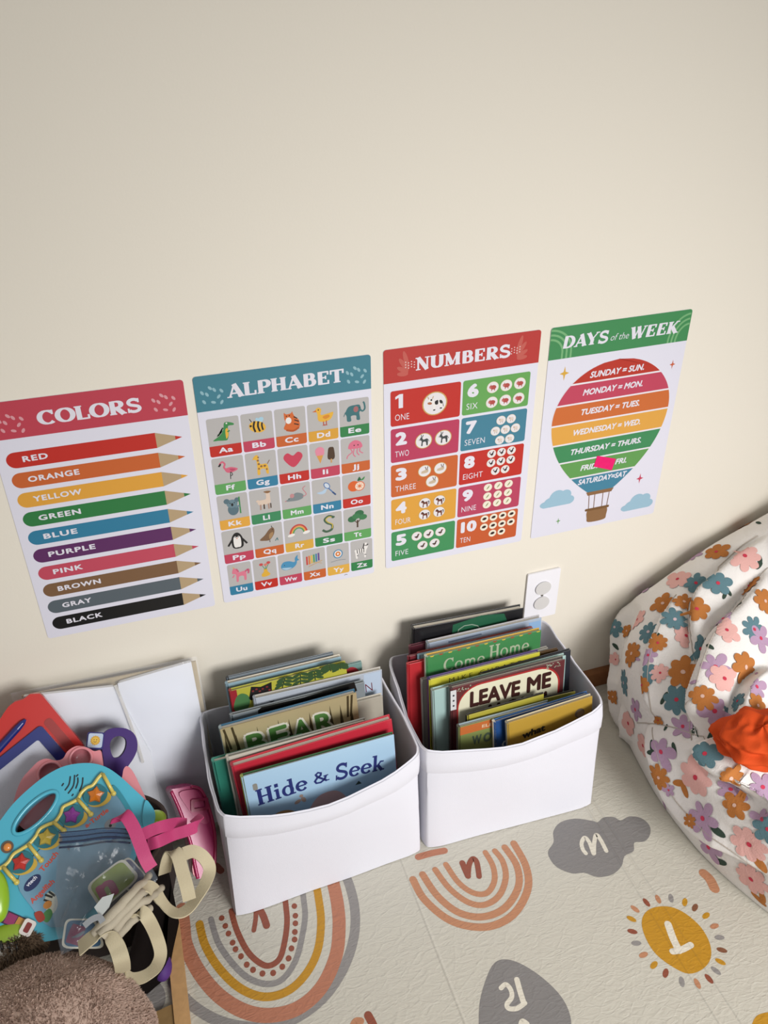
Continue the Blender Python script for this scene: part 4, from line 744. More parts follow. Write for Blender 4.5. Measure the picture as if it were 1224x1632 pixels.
P = Print(f, .0008); P.text('LEAVE', q8(458, 786), q8(722, 720), .037, '3c1c18', 0, bold=.045); P.build('title', r); P = Print(f, .0008); P.text('ME', q8(757, 710), q8(885, 676), .038, '3c1c18', 0, bold=.045); P.text('ALONE!', q8(525, 858), q8(860, 776), .037, '3c1c18', 0, bold=.045); P.build('title', r)
P = Print(f, .0004); P.poly([(-.0005, -.006), (.011, -.006), (.011, -.052), (-.0005, -.052)], 'd4d4d6', 0)
for v_ in (-.018, -.030, -.042): P.poly(ell(.0055, v_, .002, .0022, 0, 10), '33333a', 1)
P.build('spine_label', r, label='white label on the spine')
r, f = bR('small yellow and black board book right in front of LEAVE ME ALONE', (580, 806), (1016, 702), -.204, 'a8a03c', spine='2a2a24', t=.008, back='1e1e1a')
r, f = bR('small olive-yellow board book left in front of LEAVE ME ALONE', (445, 830), (850, 716), -.214, 'a39a3a', spine='23221e', t=.007, back='1e1e1a')
P = Print(f); P.line([q8(*a) for a in ((492, 862), (500, 845), (520, 840))], .0025, '6a3a2c', 0); P.build('cover_picture', r)
r, f = bR('orange-topped green board book with a faded W at the front of the right bin', (400, 892), (882, 762), -.231, '77824a', spine='4c4c40', t=.010, back='8fa0a8')
P = Print(f); P.poly([(.003, -.001), (f.W, -.001), (f.W, -.020), (.003, -.020)], 'bf6a34', 0); P.text('ELE', q8(522, 892), q8(578, 880), .007, 'd8c0a0', 1, bold=.02)
P.text('W', q8(470, 985), q8(520, 972), .022, '49584a', 1, bold=.05); P.text('O', q8(528, 970), q8(572, 960), .022, '49584a', 1, bold=.05); P.build('title', r)
r, f = bR('dark blue board book beside the mustard one at the front of the right bin', (586, 864), (1086, 712), -.242, '20467c', spine='cfcabc', t=.009, back='2c5c94')
P = Print(f); P.line([q8(*a) for a in ((655, 962), (640, 965), (632, 980), (640, 1000))], .004, 'b8c4d0', 0); P.build('cover_picture', r)
r, f = bR('mustard board book with the word what, foremost in the right bin', (655, 871), (1106, 726), -.258, 'a88734', spine='8a8878', t=.009, back='c8bc9a')
P = Print(f); P.text('what', q8(738, 952), q8(858, 906), .0165, '1c1a18', 1, bold=.045, shear=.1); P.build('title', r)
P = Print(f); u_, v_ = q8(1038, 815); P.poly(ell(u_, v_, .010, .011, 0, 20), '6a5c4c', 0); P.poly(ell(u_ + .001, v_ - .002, .007, .007, 0, 20), '8c7458', 1); P.build('cover_picture', r)
# ================================================================ BEANBAG
def bagmat(name, col):
    if name in MATS: return MATS[name]
    m = mat(name, col, .85, bump=.5, bscale=420, spec=.15); nt = m.node_tree; N = nt.nodes; L = nt.links
    g = N.new('ShaderNodeNewGeometry'); n2 = N.new('ShaderNodeTexNoise'); n2.inputs['Scale'].default_value = 24; n2.inputs['Distortion'].default_value = 1.0
    b2 = N.new('ShaderNodeBump'); b2.inputs['Strength'].default_value = .35; b2.inputs['Distance'].default_value = .006
    L.new(g.outputs['Position'], n2.inputs['Vector']); L.new(n2.outputs['Fac'], b2.inputs['Height']); L.new(b2.outputs['Normal'], N['Bump'].inputs['Normal'])
    return m
BC0 = V((1.715, -.385, .16))
def bag0(a, e):
    """a: azimuth, e: elevation"""
    ca, sa = cos(a), sin(a); back = max(0, sa)
    n_ = 2 + .55 * min(1, back * 1.6); ry = .52 if sa < 0 else .50
    r = (abs(ca / .485) ** n_ + abs(sa / ry) ** n_) ** (-1 / n_)
    ce = max(0., cos(e)) ** .92 if e > 0 else 1 - .05 * (e * e); se = sin(e)
    hi = .26 + .14 * max(0, sa) ** 1.2 + .08 * max(0, ca) - .14 * max(0, -ca) * max(0, sa)
    z = BC0.z + (hi if se > 0 else .20) * (abs(se) ** 1.05) * (1 if se > 0 else -1)
    p = V((BC0.x + r * ca * ce, BC0.y + r * sa * ce, max(.002, z)))
    if p.y > -.05: p.y = -.05 + .038 * (1 - exp(-(p.y + .05) / .038))
    return p
NU, NV = 400, 170
def warp(u):                                 # azimuth, finer on the side towards the room's left
    return 2 * pi * u + .62 * sin(2 * pi * u - pi - .15) * -1
def bag_verts(): return [bag0(warp(i / NU) , -1.0 + (pi / 2 + 1.0) * j / (NV - 1)) for j in range(NV) for i in range(NU)]
BF = [(j * NU + i, j * NU + (i + 1) % NU, (j + 1) * NU + (i + 1) % NU, (j + 1) * NU + i) for j in range(NV - 1) for i in range(NU)]
BV = bag_verts()
# hollow of the seat
hit = lambda tree, x, y: tree.ray_cast(CAM_LOC, ray(x, y).normalized())
seat = V((1.60, -.47, .40))
def pushed(vs, c, rad, amt, d):
    return [v + V(d) * amt * exp(-((v - c).length / rad) ** 2) for v in vs]
BV = pushed(BV, seat, .24, .20, (0.1, 0.1, -1))
def vnormals(vs):
    nr = [V((0, 0, 0)) for _ in vs]
    for f in BF:
        n = (vs[f[2]] - vs[f[0]]).cross(vs[f[3]] - vs[f[1]])
        for k in f: nr[k] += n
    return [n.normalized() if n.length > 0 else V((0, 0, 1)) for n in nr]
def fold(vs, pts, amp, wd, mode='pleat', soft=.0):
    tree = BVHTree.FromPolygons(vs, BF); P3 = []
    for q in pts:
        h = hit(tree, *q)
        if h[0] is not None: P3.append(h[0])
        else:
            o = tree.find_nearest(CAM_LOC + ray(*q) * ((BC0 - CAM_LOC).length * .92)); P3.append(o[0])
    Q = smoothpath(P3, 6); nr = vnormals(vs); out = []
    lo = V([min(q[k] for q in Q) - wd * 3 for k in range(3)]); hi_ = V([max(q[k] for q in Q) + wd * 3 for k in range(3)])
    for v, n in zip(vs, nr):
        if not all(lo[k] < v[k] < hi_[k] for k in range(3)): out.append(v); continue
        best = 9; bi = 0; bt = 0
        for i in range(len(Q) - 1):
            a = Q[i]; d = Q[i + 1] - a; t = max(0, min(1, (v - a).dot(d) / max(1e-9, d.dot(d)))); l = (v - a - d * t).length
            if l < best: best, bi, bt = l, i, t
        d = (Q[bi + 1] - Q[bi]).normalized(); sgn = n.cross(d).dot(v - Q[bi])
        pos = (bi + bt) / (len(Q) - 1); tp = min(1, pos * 5, (1 - pos) * 5); tp = max(0, tp)
        if mode == 'pleat':
            k = exp(-(best / wd) ** 2) * tp; q = .5 + .5 * math.tanh((best if sgn > 0 else -best) / .0045); dd = amp * k * q - amp * .8 * exp(-(best / (wd * .35)) ** 2) * tp * (1 - q)
        elif mode == 'ridge': dd = amp * exp(-(best / wd) ** 2) * tp
        else: dd = -amp * exp(-(best / wd) ** 2) * tp
        out.append(v + n * dd)
    return out
for pts, amp, wd, mode in (
    ([(1044, 944), (1012, 962), (975, 990), (962, 1020), (958, 1060), (962, 1100), (970, 1150), (978, 1200)], .022, .022, 'ridge'),
    ([(1224, 905), (1194, 940), (1166, 975), (1141, 1004), (1118, 1060), (1104, 1110), (1100, 1150), (1102, 1180)], .020, .05, 'pleat'),
    ([(1224, 850), (1175, 885), (1130, 925), (1105, 950), (1099, 990), (1103, 1030), (1107, 1055)], .012, .035, 'pleat'),
    ([(1078, 948), (1055, 990), (1040, 1030), (1032, 1075), (1036, 1120), (1042, 1150)], .014, .04, 'pleat'),
    ([(1020, 965), (985, 1010), (974, 1045), (976, 1085)], .012, .025, 'valley'),
    ([(1224, 985), (1190, 1020), (1160, 1060), (1130, 1110), (1108, 1150)], .012, .05, 'ridge'),
    ([(1016, 1152), (1045, 1154), (1075, 1160), (1104, 1170), (1140, 1180), (1165, 1188)], .008, .02, 'valley'),
    ([(1030, 1160), (1040, 1190), (1055, 1235), (1072, 1272), (1110, 1315), (1160, 1352), (1224, 1395)], .018, .05, 'pleat'),
    ([(990, 1120), (995, 1160), (1000, 1200), (996, 1230)], .010, .03, 'pleat'),
    ([(1105, 1192), (1118, 1215), (1140, 1235), (1175, 1258), (1224, 1285)], .028, .055, 'pleat'),
    ([(1160, 1232), (1190, 1262), (1224, 1300)], .010, .03, 'valley'),
    ([(1224, 1060), (1190, 1090), (1175, 1130), (1162, 1165)], .016, .04, 'pleat')):
    BV = fold(BV, pts, amp * (1.0 if mode == 'ridge' else 1.5), wd, mode)
BV = [v + V((noise.noise(v * 7), noise.noise(v * 7 + V((9, 3, 1))), noise.noise(v * 7 + V((2, 8, 5))))) * .006 for v in BV]
BV = [V((v.x, min(v.y, -.004), max(.001, v.z))) for v in BV]
NRM = vnormals(BV)
bag_m = bagmat('beanbag_cotton', 'e8e4e0')
tree = BVHTree.FromPolygons(BV, BF)
mb = MB(); mb.add(BV, BF, bag_m)
mb.add([BV[i] for i in range(NU)], [tuple(range(NU - 1, -1, -1))], bag_m)
FC = dict(p='dfada6', m='b294ae', b='b4733c', t='5f7f88', g='3c4c42')
DOT = dict(p='c43c50', m='c8405a', b='d8b4a4', t='d0b8bc')
placed = []
def decal(c, n, rot, shape_fn, nr_, na, m, lift):
    e1 = n.orthogonal().normalized(); e2 = n.cross(e1); vs = [c]; fs = []
    for i in range(1, nr_ + 1):
        for j in range(na):
            t = 2 * pi * j / na; r = shape_fn(t) * i / nr_
            vs.append(c + (e1 * cos(t + rot) + e2 * sin(t + rot)) * r)
    out = []
    for v in vs:
        h = tree.find_nearest(v)
        out.append(h[0] + h[1].normalized() * lift if h[0] is not None else v)
    for j in range(na):
        fs.append((0, 1 + j, 1 + (j + 1) % na))
        for i in range(nr_ - 1):
            a = 1 + i * na; fs.append((a + j, a + na + j, a + na + (j + 1) % na, a + (j + 1) % na))
    mb.add(out, fs, m)
rd = random.Random(11)
def flower(c, n, kind, R, rot=None, dot=None):
    np_ = rd.choice((6, 7, 8)) if kind != 'm' else rd.choice((5, 6)); ph = [rd.uniform(.8, 1.15) for _ in range(np_)]
    rot = rd.uniform(0, 6.3) if rot is None else rot; deep = dict(p=.68, b=.62, t=.58, m=.40)[kind]
    def fn(t):
        k = t / (2 * pi) * np_; i = int(k) % np_; f = k - int(k)
        return R * (deep + (ph[i] - deep) * (sin(pi * f) ** (.62 if kind != 'm' else .8)))
    lift = .0009 + .00004 * (len(placed) % 37)
    decal(c, n, rot, fn, 9, 72, bagmat('flower_' + kind, FC[kind]), lift)
    dk = dot or DOT[kind]
    h = tree.find_nearest(c); decal(h[0], n, 0, lambda t: R * .13, 2, 14, bagmat('flower_eye_' + dk, dk), lift + .0005)
    placed.append(c)
def leaf(c, n, ang, R, kind='g'):
    def fn(t): return R * .42 / sqrt((.42 * cos(t)) ** 2 + sin(t) ** 2)
    decal(c, n, ang, fn, 4, 24, bagmat('leaf_' + kind, FC[kind]), .0007)
S1, O1 = 304 / 1181, (920, 760)
# flowers of the print, found on the cloth
for kind, lst in (('m', ((1115, 230, .8), (722, 495, .9), (855, 1178, 1.25), (850, 1450, 1.2), (362, 1440, 1.1), (1135, 1000, 1.1), (1110, 1300, 1), (970, 1560, 1), (655, 1545, 1), (440, 1105, .8), (905, 880, .9), (185, 1320, .8), (235, 1550, .8))),
                  ('p', ((1000, 318, 1.1), (1037, 490, 1.25), (622, 635, 1.1), (375, 885, .9), (672, 985, 1), (925, 950, 1), (910, 1250, 1.1), (515, 1215, .7), (320, 1525, 1.15), (170, 1140, .8), (240, 1130, .6))),
                  ('b', ((862, 467, 1.05), (530, 785, 1), (660, 775, .9), (740, 820, 1.1), (500, 1030, .8), (340, 1095, 1.05), (655, 1210, 1.25), (1040, 1178, 1.25), (1060, 680, 1), (1160, 770, 1), (775, 1360, 1), (405, 1290, .7), (505, 1505, .5), (310, 955, .6), (225, 1360, .6))),
                  ('t', ((870, 660, 1.1), (735, 660, .95), (605, 885, 1), (440, 960, .95), (765, 1065, 1.1), (1095, 945, 1.0), (290, 1275, 1), (615, 1380, 1.15), (455, 1215, .8), (995, 1390, .8), (232, 930, .8)))):
    for x, y, k in lst:
        h = hit(tree, O1[0] + x * S1, O1[1] + y * S1)
        if h[0] is not None: flower(h[0], h[1], kind, .0262 * k, dot='c43c50' if (kind in 'tb' and (x * 7 + y) % 3 == 0) else None)
for kind, lst in (('p', ((425, 355, 1.1), (760, 560, 1.35), (1105, 988, 1.3), (1118, 1210, 1.3), (325, 560, .8))), ('m', ((540, 395, 1.25), (808, 822, 1.3), (845, 1005, 1.3), (1010, 250, 1), (985, 640, 1.1), (590, 640, .6), (1190, 620, 1), (1190, 830, .9))),
                  ('b', ((490, 775, 1.15), (525, 560, .9), (1010, 740, .9), (1155, 100, .9), (985, 565, 1), (815, 1190, .7), (725, 840, .5))), ('t', ((310, 410, .9), (430, 565, .95), (820, 410, 1.1), (635, 955, 1.15), (1225, 890, 1)))):
    for x, y, k in lst:
        h = hit(tree, O2[0] + x * S2, O2[1] + y * S2)
        if h[0] is not None: flower(h[0], h[1], kind, .0262 * k, dot='c43c50' if (kind in 'tb' and (x * 7 + y) % 3 == 0) else None)
for s_, o_, lst in ((S1, O1, ((1130, 515, 'g', .9), (1125, 550, 'g', .8), (935, 712, 'g', .8), (912, 735, 'g', .7), (820, 1050, 'g', .8), (1000, 790, 'g', .7), (1122, 285, 'g', .7), (240, 1050, 'g', .8), (545, 1360, 'g', .8), (530, 1385, 'g', .7), (720, 1560, 'g', 1), (740, 1580, 'g', .9), (830, 1600, 'g', .9), (485, 975, 'g', .7), (920, 1442, 't', .7), (310, 960, 'b', .9), (1110, 1218, 'm', .6), (375, 1130, 'm', .6), (720, 1270, 'm', .7))),
                    (S2, O2, ((480, 360, 'g', 1), (475, 400, 'g', .9), (622, 372, 'g', .9), (900, 905, 'g', 1.3), (922, 1102, 'g', 1.3), (955, 130, 't', .7), (1055, 690, 't', 1), (655, 595, 'b', 1.2), (688, 635, 'b', 1.3), (1165, 1110, 'b', 1.3), (1190, 1130, 'b', 1.2), (1165, 1340, 'b', 1.3), (1190, 1330, 'b', 1.2), (560, 735, 'm', .9), (570, 240, 'g', .6)))):
    for x, y, kind, k in lst:
        h = hit(tree, o_[0] + x * s_, o_[1] + y * s_)
        if h[0] is not None: leaf(h[0], h[1], rd.uniform(0, 6.3), .0125 * k, kind)
# the same print carries on round the rest of the cover
for _ in range(2500):
    i = rd.randrange(len(BV))
    if rd.random() > min(1, 1.2 * cos(-1.0 + (pi / 2 + 1.0) * (i // NU) / (NV - 1))): continue
    c = BV[i]
    if c.z < .02 or any((c - q).length_squared < .0042 for q in placed): continue
    if abs((CR.transposed() @ (c - CAM_LOC)).x / -(CR.transposed() @ (c - CAM_LOC)).z) * FPX < 640 and hit(tree, 0, 0) is None: continue
    pc = CR.transposed() @ (c - CAM_LOC); sx = 612 + FPX * pc.x / -pc.z
    if sx < 1235 and NRM[i].dot(CAM_LOC - c) > 0: continue
    flower(c, NRM[i], rd.choice('pmbt'), rd.uniform(.022, .031))
broot = thing('beanbag', (BC0.x, BC0.y, 0), 'big white beanbag with pink, mauve, brown and teal flowers against the wall at the right', 'beanbag')
mb.build('floral_cover', broot, smooth=180)
for L in ([(1016, 1152), (1045, 1154), (1075, 1160), (1104, 1170), (1140, 1180), (1165, 1188)], [(1224, 905), (1194, 940), (1166, 975), (1141, 1004), (1118, 1060), (1104, 1110), (1100, 1150), (1102, 1180)], [(1078, 948), (1055, 990), (1040, 1030), (1032, 1075), (1036, 1120), (1042, 1150)], [(1040, 1160), (1046, 1195), (1056, 1235), (1074, 1272), (1112, 1315), (1160, 1352), (1222, 1393)], [(1208, 854), (1165, 885), (1105, 950), (1099, 990), (1103, 1030), (1107, 1055)]):  # darker tubes along seam and folds put the crease shade into colour
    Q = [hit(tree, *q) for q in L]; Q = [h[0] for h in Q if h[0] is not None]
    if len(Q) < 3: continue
    Q = [tree.find_nearest(p) for p in smoothpath(Q, 10)]; sm_ = MB(); sm_.tube([h[0] + h[1] * .0006 for h in Q], .0011, bagmat('beanbag_seam_shade', 'b5aca2'), 6); sm_.build('seam_crease_shade', broot, smooth=180)
# orange cloth lying in the hollow
hc = hit(tree, 1206, 1192); cc = hc[0] + hc[1] * .012
mb = MB(); ax = plane_frame(cc, hc[1], (1, 0, 0)); oc = mat('orange_cotton', 'c8491c', .8, bump=.4, bscale=500, spec=.15)
def ocf(u, v):
    a = 2 * pi * u; b = -pi / 2 + pi * v; d = V((cos(a) * cos(b), sin(a) * cos(b), sin(b)))
    q = noise.noise(d * 2.2 + V((3, 1, 7))); rdg = abs(noise.noise(V((a * 1.1, b * 2.6, 4)))) ; k = 1 + .22 * q - .30 * rdg
    w = ax.O + ax.ex * (.074 * k * d.x) + ax.ey * (.062 * k * d.y) + ax.n * (.034 * k * d.z + .012)
    return w
mb.grid(ocf, 120, 60, oc, cu=True)
tag(mb.build('cloth', loc=cc, smooth=180), 'crumpled bright orange cloth lying in the hollow of the floral beanbag', 'cloth')
# ================================================================ TOYS IN THE LEFT CORNER
def pxl(fr, L, s=1, o=(0, 0)): return [fr.px(o[0] + x * s, o[1] + y * s) for x, y in L]
def sub(root, fr, name, outline, h0, h1, m, bevel=0, holes=(), seg=2, label=None, smooth=40):
    mb = MB(); extrude(mb, fr, outline, h0, h1, m, holes); return mb.build(name, root, bevel=bevel, seg=seg, label=label, smooth=smooth)
sA, oA = 360 / 1224, (0, 1040)               # reading frame for the upper toys
sB, oB = 200 / 1224, (0, 1250)
sC, oC = 360 / 1224, (0, 1280)
sD, oD = 200 / 1224, (0, 1080)
# ---- dark basket that holds the pile
BKC = V((.200, -.225, 0))
broot = thing('toy_basket', BKC, 'dark brown fabric basket under the pile of toys beside the left bin', 'basket')
dk = mat('basket_fabric', '2c211d', .9, bump=.5, bscale=300)
mb = MB(); prof = [(.86, .0), (.98, .06), (1.0, .15), (1.0, .188), (.975, .192), (.955, .185), (.94, .06), (.82, .012)]
def bkf(u, v):
    k = v * (len(prof) - 1); i = min(int(k), len(prof) - 2); f = k - i; r = prof[i][0] * (1 - f) + prof[i + 1][0] * f; z = prof[i][1] * (1 - f) + prof[i + 1][1] * f
    a = 2 * pi * u; return V((BKC.x + .135 * r * cos(a) * (1 + .02 * sin(5 * a)), BKC.y + .095 * r * sin(a), z + .004 * sin(3 * a)))
mb.grid(bkf, 64, 22, dk, cu=True)
n0 = len(mb.v); mb.add([bkf(i / 64, 1) for i in range(64)], [tuple(range(64))], dk); mb.add([bkf(i / 64, 0) for i in range(64)], [tuple(range(63, -1, -1))], dk)
mb.build('basket_wall', broot, smooth=60)
mb = MB(); mb.tube([bkf(i / 64, .5) + V((0, 0, .002)) for i in range(64)], .004, mat('basket_rim', '3a2c26', .8, bump=.4), 8, closed=True); mb.build('rim', broot)
# ---- white sheets in a clear wrapper
fp = plane_frame(aty(308, 1052, -.036), (0, -.965, .26))
proot = thing('wrapped_sheets', (.29, -.11, 0), 'white padded sheets folded in a clear plastic wrapper leaning on the wall', 'packet')
A = fp.px(30, 1107); B2 = fp.px(308, 1052); M1 = fp.px(183, 1089); bot = -.345
shm = mat('white_sheet', 'd4d6dc', .5, bump=.1, bscale=25); shm2 = mat('white_card', 'd9dade', .4, bump=.1, bscale=25)
q = lambda *L: fp.pxs(L)
right = [(M1[0] + .004, M1[1] - .003), (B2[0] - .004, B2[1] - .004), (B2[0] - .002, bot), (M1[0] + .004, bot)]
sub(proot, fp, 'padded_sheet', right, -.016, -.003, shm, bevel=.005, seg=3)
left = [(A[0] + .006, A[1] - .004), (M1[0] - .003, M1[1] - .004), (M1[0] + .034, -.16), (M1[0] + .034, bot), (A[0] + .006, bot)]
sub(proot, fp.lift(.002), 'white_card', left, -.008, .001, shm2, bevel=.002)
sub(proot, fp, 'back_shadow_board', [(A[0] + .0, A[1] - .012), (B2[0] + .004, B2[1] - .012), (B2[0] + .004, bot), (A[0], bot)], -.021, -.017, mat('back_shadow_tan', 'a89878', .7, bump=.2))  # tan board put in as the shadow line behind the sheets
wrapm = film('clear_wrapper', 'eef0f6', .10, .06)
mb = MB()
x0, x1, y1 = A[0] - .012, B2[0] + .007, max(A[1], B2[1]) + .006
def wr(u, v):
    a = x0 + (x1 - x0) * u; top = A[1] + (B2[1] - A[1]) * u + .006; b = bot + (top - bot) * v
    e = min(1, min(u, 1 - u, 1 - v) * 14); h = .004 * e + .0025 * noise.noise(V((a * 24, b * 17, 3))) * e + .0035 * abs(noise.noise(V((a * 9 + b * 14, b * 5, 8)))) * e
    return fp.p(a, b, h + .002 * e)
mb.grid(wr, 60, 60, wrapm); mb.build('wrapper', proot, smooth=180)
mb = MB(); Sm = smoothpath([fp.p(*fp.px(x, y), .009) for x, y in ((184, 1088), (196, 1118), (208, 1150), (220, 1185), (231, 1224))], 5)
mb.strap(Sm[::3], fp.ex, .005, .0012, film('wrapper_seam', 'e4e2de', .45, .15), 3); mb.build('wrapper_seam', proot)
# ---- magnetic drawing board
fb = plane_frame(aty(62, 1103, -.066), (.1, -.82, .57))
red, blu = plastic('b8221c', .28), plastic('16246c', .3)
P0 = V(fb.px(61, 1101)); d1 = (V(fb.px(0, 1158)) - P0).normalized(); d2 = (V(fb.px(143, 1196)) - P0).normalized()
fd = Frame(fb.p(P0.x, P0.y), fb.ex * d2.x + fb.ey * d2.y, -(fb.ex * d1.x + fb.ey * d1.y))   # x down the right side, y back up the top edge
LW, LH = .150, .235
o = aty(62, 1103, -.066); droot = thing('drawing_board', fd.p(LW / 2, -LH / 2, -.02), 'red and blue magnetic drawing board with a white screen, behind the pink tray', 'drawing board')
wav = [(-.004 + .006 * cos(k * .9) * (1 if 2 < k < 17 else 0), -LH * k / 19) for k in range(20)]
outl = [(.012, 0), (LW - .02, -.002), (LW - .004, -.008), (LW, -.025), (LW, -LH), ] + wav[::-1][:-1] + [(.001, -.006), (.005, -.001)]
scr = rrect(.062, -LH + .03, LW - .022, -.047, .004)
fr_ = rrect(.046, -LH + .015, LW - .010, -.030, .006)
sub(droot, fd, 'casing', outl, -.022, 0, red, bevel=.004, seg=3)
mb = MB(); extrude(mb, fd, fr_, -.001, .004, blu, holes=[scr]); mb.build('screen_frame', droot, bevel=.0012)
wm = mat('screen_mesh', 'c9ccd8', .4, bump=.5, bscale=1500); sub(droot, fd, 'screen', scr, -.001, .0012, wm)
mb = MB(); a, b = fd.px(*(0 + 30 * 0 + 42, 1144)), None
p_a = fd.px(41, 1146); p_b = fd.px(-28, 1222); dv = (V(p_b) - V(p_a)).normalized()
mb.tube([fd.p(p_a[0] + dv.x * t, p_a[1] + dv.y * t, .003) for t in (0, .003, .012, .09)], .0012, blu, 12)
pts = [fd.p(p_a[0] + dv.x * t, p_a[1] + dv.y * t, .004) for t in (0, .006, .018, .05, .09, .1)]
mb2 = MB()
for (pp, r_, p2, r2) in ((0, .0018, 1, .0045), (1, .0045, 2, .0058), (2, .0058, 4, .0062), (4, .0062, 5, .003)): mb2.tube([pts[pp], pts[p2]], r_, blu, 14, r_end=r2)
mb2.build('pen', droot, label='dark blue pen', smooth=60)
gm = plastic('8e1814', .35); sub(droot, fd, 'side_groove', rrect(.045, -.026, LW - .012, -.012, .006), -.001, .0006, gm)
# ---- stamp with a sun picture
fs_ = plane_frame(fd.p(*fd.px(152, 1181)) + fd.n * .004, (.12, -.62, .77), right=(.86, .0, -.38))
c0 = fs_.px(152, 1181); sroot = thing('toy_stamp', fs_.p(c0[0], c0[1], -.012), 'small dark blue stamp block with a yellow sun picture, next to the purple ring', 'stamp')
sub(sroot, fs_, 'body', rrect(c0[0] - .0135, c0[1] - .0135, c0[0] + .0135, c0[1] + .0135, .003), -.020, .006, plastic('2a2470', .35), bevel=.002)
sub(sroot, fs_, 'face', rrect(c0[0] - .0115, c0[1] - .0115, c0[0] + .0115, c0[1] + .0115, .003), .006, .0085, plastic('b4c2d6', .35), bevel=.001)
P = Print(fs_, .0088); P.poly([(c0[0] + .0082 * (1 if k % 2 else .82) * cos(k * pi / 14), c0[1] + .0082 * (1 if k % 2 else .82) * sin(k * pi / 14)) for k in range(28)], 'd8a838', 0); P.poly(ell(c0[0], c0[1], .0052, .0052), 'e6bc4c', 1)
for sx in (-1, 1): P.poly(ell(c0[0] + sx * .002, c0[1] + .0012, .0007, .0009, 0, 8), '5a3c20', 2)
P.line([(c0[0] + .0028 * cos(radians(a)), c0[1] + .0028 * sin(radians(a))) for a in range(210, 335, 15)], .0007, '5a3c20', 2); P.build('sun_picture', sroot)
# ---- purple ring toy
fg = plane_frame(aty(190, 1183, -.122), (.16, -.72, .68))
g0 = fg.px(190, 1183); ul = .00109
groot = thing('ring_toy', fg.p(g0[0], g0[1] - .08, -.02), 'dark purple plastic ring with a thick handle standing against the wrapped sheets', 'toy')
pur = mat('purple_plastic', '381a66', .5, bump=.03, bscale=120, spec=.25)
out = [fg.px(*p) for p in ((162, 1186), (164, 1172), (172, 1163), (185, 1160), (200, 1161), (212, 1168), (218, 1180), (218, 1195), (212, 1209), (203, 1222), (197, 1232), (196, 1280), (176, 1290), (166, 1240), (165, 1212), (163, 1200))]
hole = [fg.px(*p) for p in ((175, 1192), (176, 1182), (182, 1175), (192, 1173), (200, 1178), (201, 1188), (197, 1199), (189, 1207), (180, 1206))]
sub(groot, fg, 'ring', closed2(out, 4), -.022, .006, pur, bevel=.008, seg=3, holes=[closed2(hole, 4)], smooth=60)
# ---- pink tray with cups
ft = plane_frame(aty(100, 1230, -.182), (.05, -.66, .75)); pk_m = plastic('d4838a', .38); pk_d = plastic('c47880', .4)
troot = thing('pink_tray', ft.p(*ft.px(120, 1280), -.02), 'pink plastic play tray with round cups behind the turquoise toy', 'toy tray')
cups = [(80, 1233, 15.5), (129, 1209, 14.5)]
out = closed2(pxl(ft, [(20, 1290), (26, 1262), (36, 1240), (52, 1222), (62, 1213), (74, 1209), (88, 1212), (100, 1209), (108, 1197), (122, 1189), (138, 1191), (150, 1197), (160, 1196), (163, 1208), (165, 1224), (168, 1242), (180, 1247), (193, 1242), (197, 1226), (203, 1221), (212, 1230), (222, 1250), (234, 1280), (228, 1300), (150, 1330), (60, 1330), (26, 1310)]), 4)
hl = []
for x, y, r in cups: c = ft.px(x, y); hl.append(ell(c[0], c[1], r * .00108, r * .00108, 0, 32))
sub(troot, ft, 'tray_top', out, -.010, 0, pk_m, bevel=.003, seg=3, holes=hl, smooth=60)
for x, y, r in cups:
    c = ft.px(x, y); rr = r * .00108; mb = MB()
    mb.grid(lambda u, v: ft.p(c[0] + rr * 1.0 * cos(2 * pi * u) * sin(pi / 2 * (1 - v * .999)) ** .6, c[1] + rr * sin(2 * pi * u) * sin(pi / 2 * (1 - v * .999)) ** .6, -.002 - .014 * sin(pi / 2 * v)), 32, 10, pk_d, cu=True)
    mb.build('cup', troot, smooth=180)
    mb = MB(); mb.tube([ft.p(*e, .0008) for e in ell(c[0], c[1], rr * 1.06, rr * 1.06, 0, 32)], .0022, pk_m, 8, closed=True); mb.build('cup_rim', troot, smooth=180)
# ---- turquoise aquarium toy
fq = plane_frame(aty(110, 1300, -.265), (.1, -.58, .81)); tur = plastic('4aa8bf', .25); tur_d = plastic('2c7f90', .3)
qroot = thing('aquarium_toy', fq.p(*fq.px(110, 1400), -.05), 'turquoise electronic aquarium toy with star buttons and a handle, on top of the pile', 'toy')
out = closed2(pxl(fq, [(-40, 1370), (-22, 1335), (0, 1308), (20, 1282), (47, 1256), (76, 1234), (106, 1220), (141, 1216), (168, 1222), (191, 1237), (212, 1256), (232, 1275), (244, 1290), (245, 1308), (236, 1318), (226, 1335), (215, 1370), (190, 1420), (150, 1470), (110, 1492), (60, 1502), (10, 1500), (-30, 1470), (-48, 1420)]), 4)
cg = fq.px(57, 1295); cg2 = fq.px(91, 1262); ang = math.degrees(atan2(cg2[1] - cg[1], cg2[0] - cg[0])); L1 = (V(cg2) - V(cg)).length
hole = ell(cg[0], cg[1], L1 * .92, .0125, ang, 36)
sub(qroot, fq, 'casing', out, -.030, 0, tur, bevel=.009, seg=4, holes=[hole], smooth=60)
mb = MB(); mb.tube([fq.p(*e, .0005) for e in ell(cg[0], cg[1], L1 * .97, .0145, ang, 40)], .003, tur, 8, closed=True); mb.build('handle_rim', qroot, smooth=180)
scn = mat('scene_print', '6f98b0', .3, bump=.02, bscale=14, var=.5, detail=2)
mb = MB(); pan = pxl(fq, [(28, 1408), (47, 1373), (68, 1350), (90, 1330), (110, 1310), (135, 1290), (168, 1268), (185, 1262), (205, 1290), (216, 1322), (205, 1370), (175, 1420), (130, 1462), (82, 1478), (50, 1445)]); extrude(mb, fq, closed2(pan, 3), .0005, .0022, scn); pn_ = mb.build('picture_panel', qroot, smooth=40)
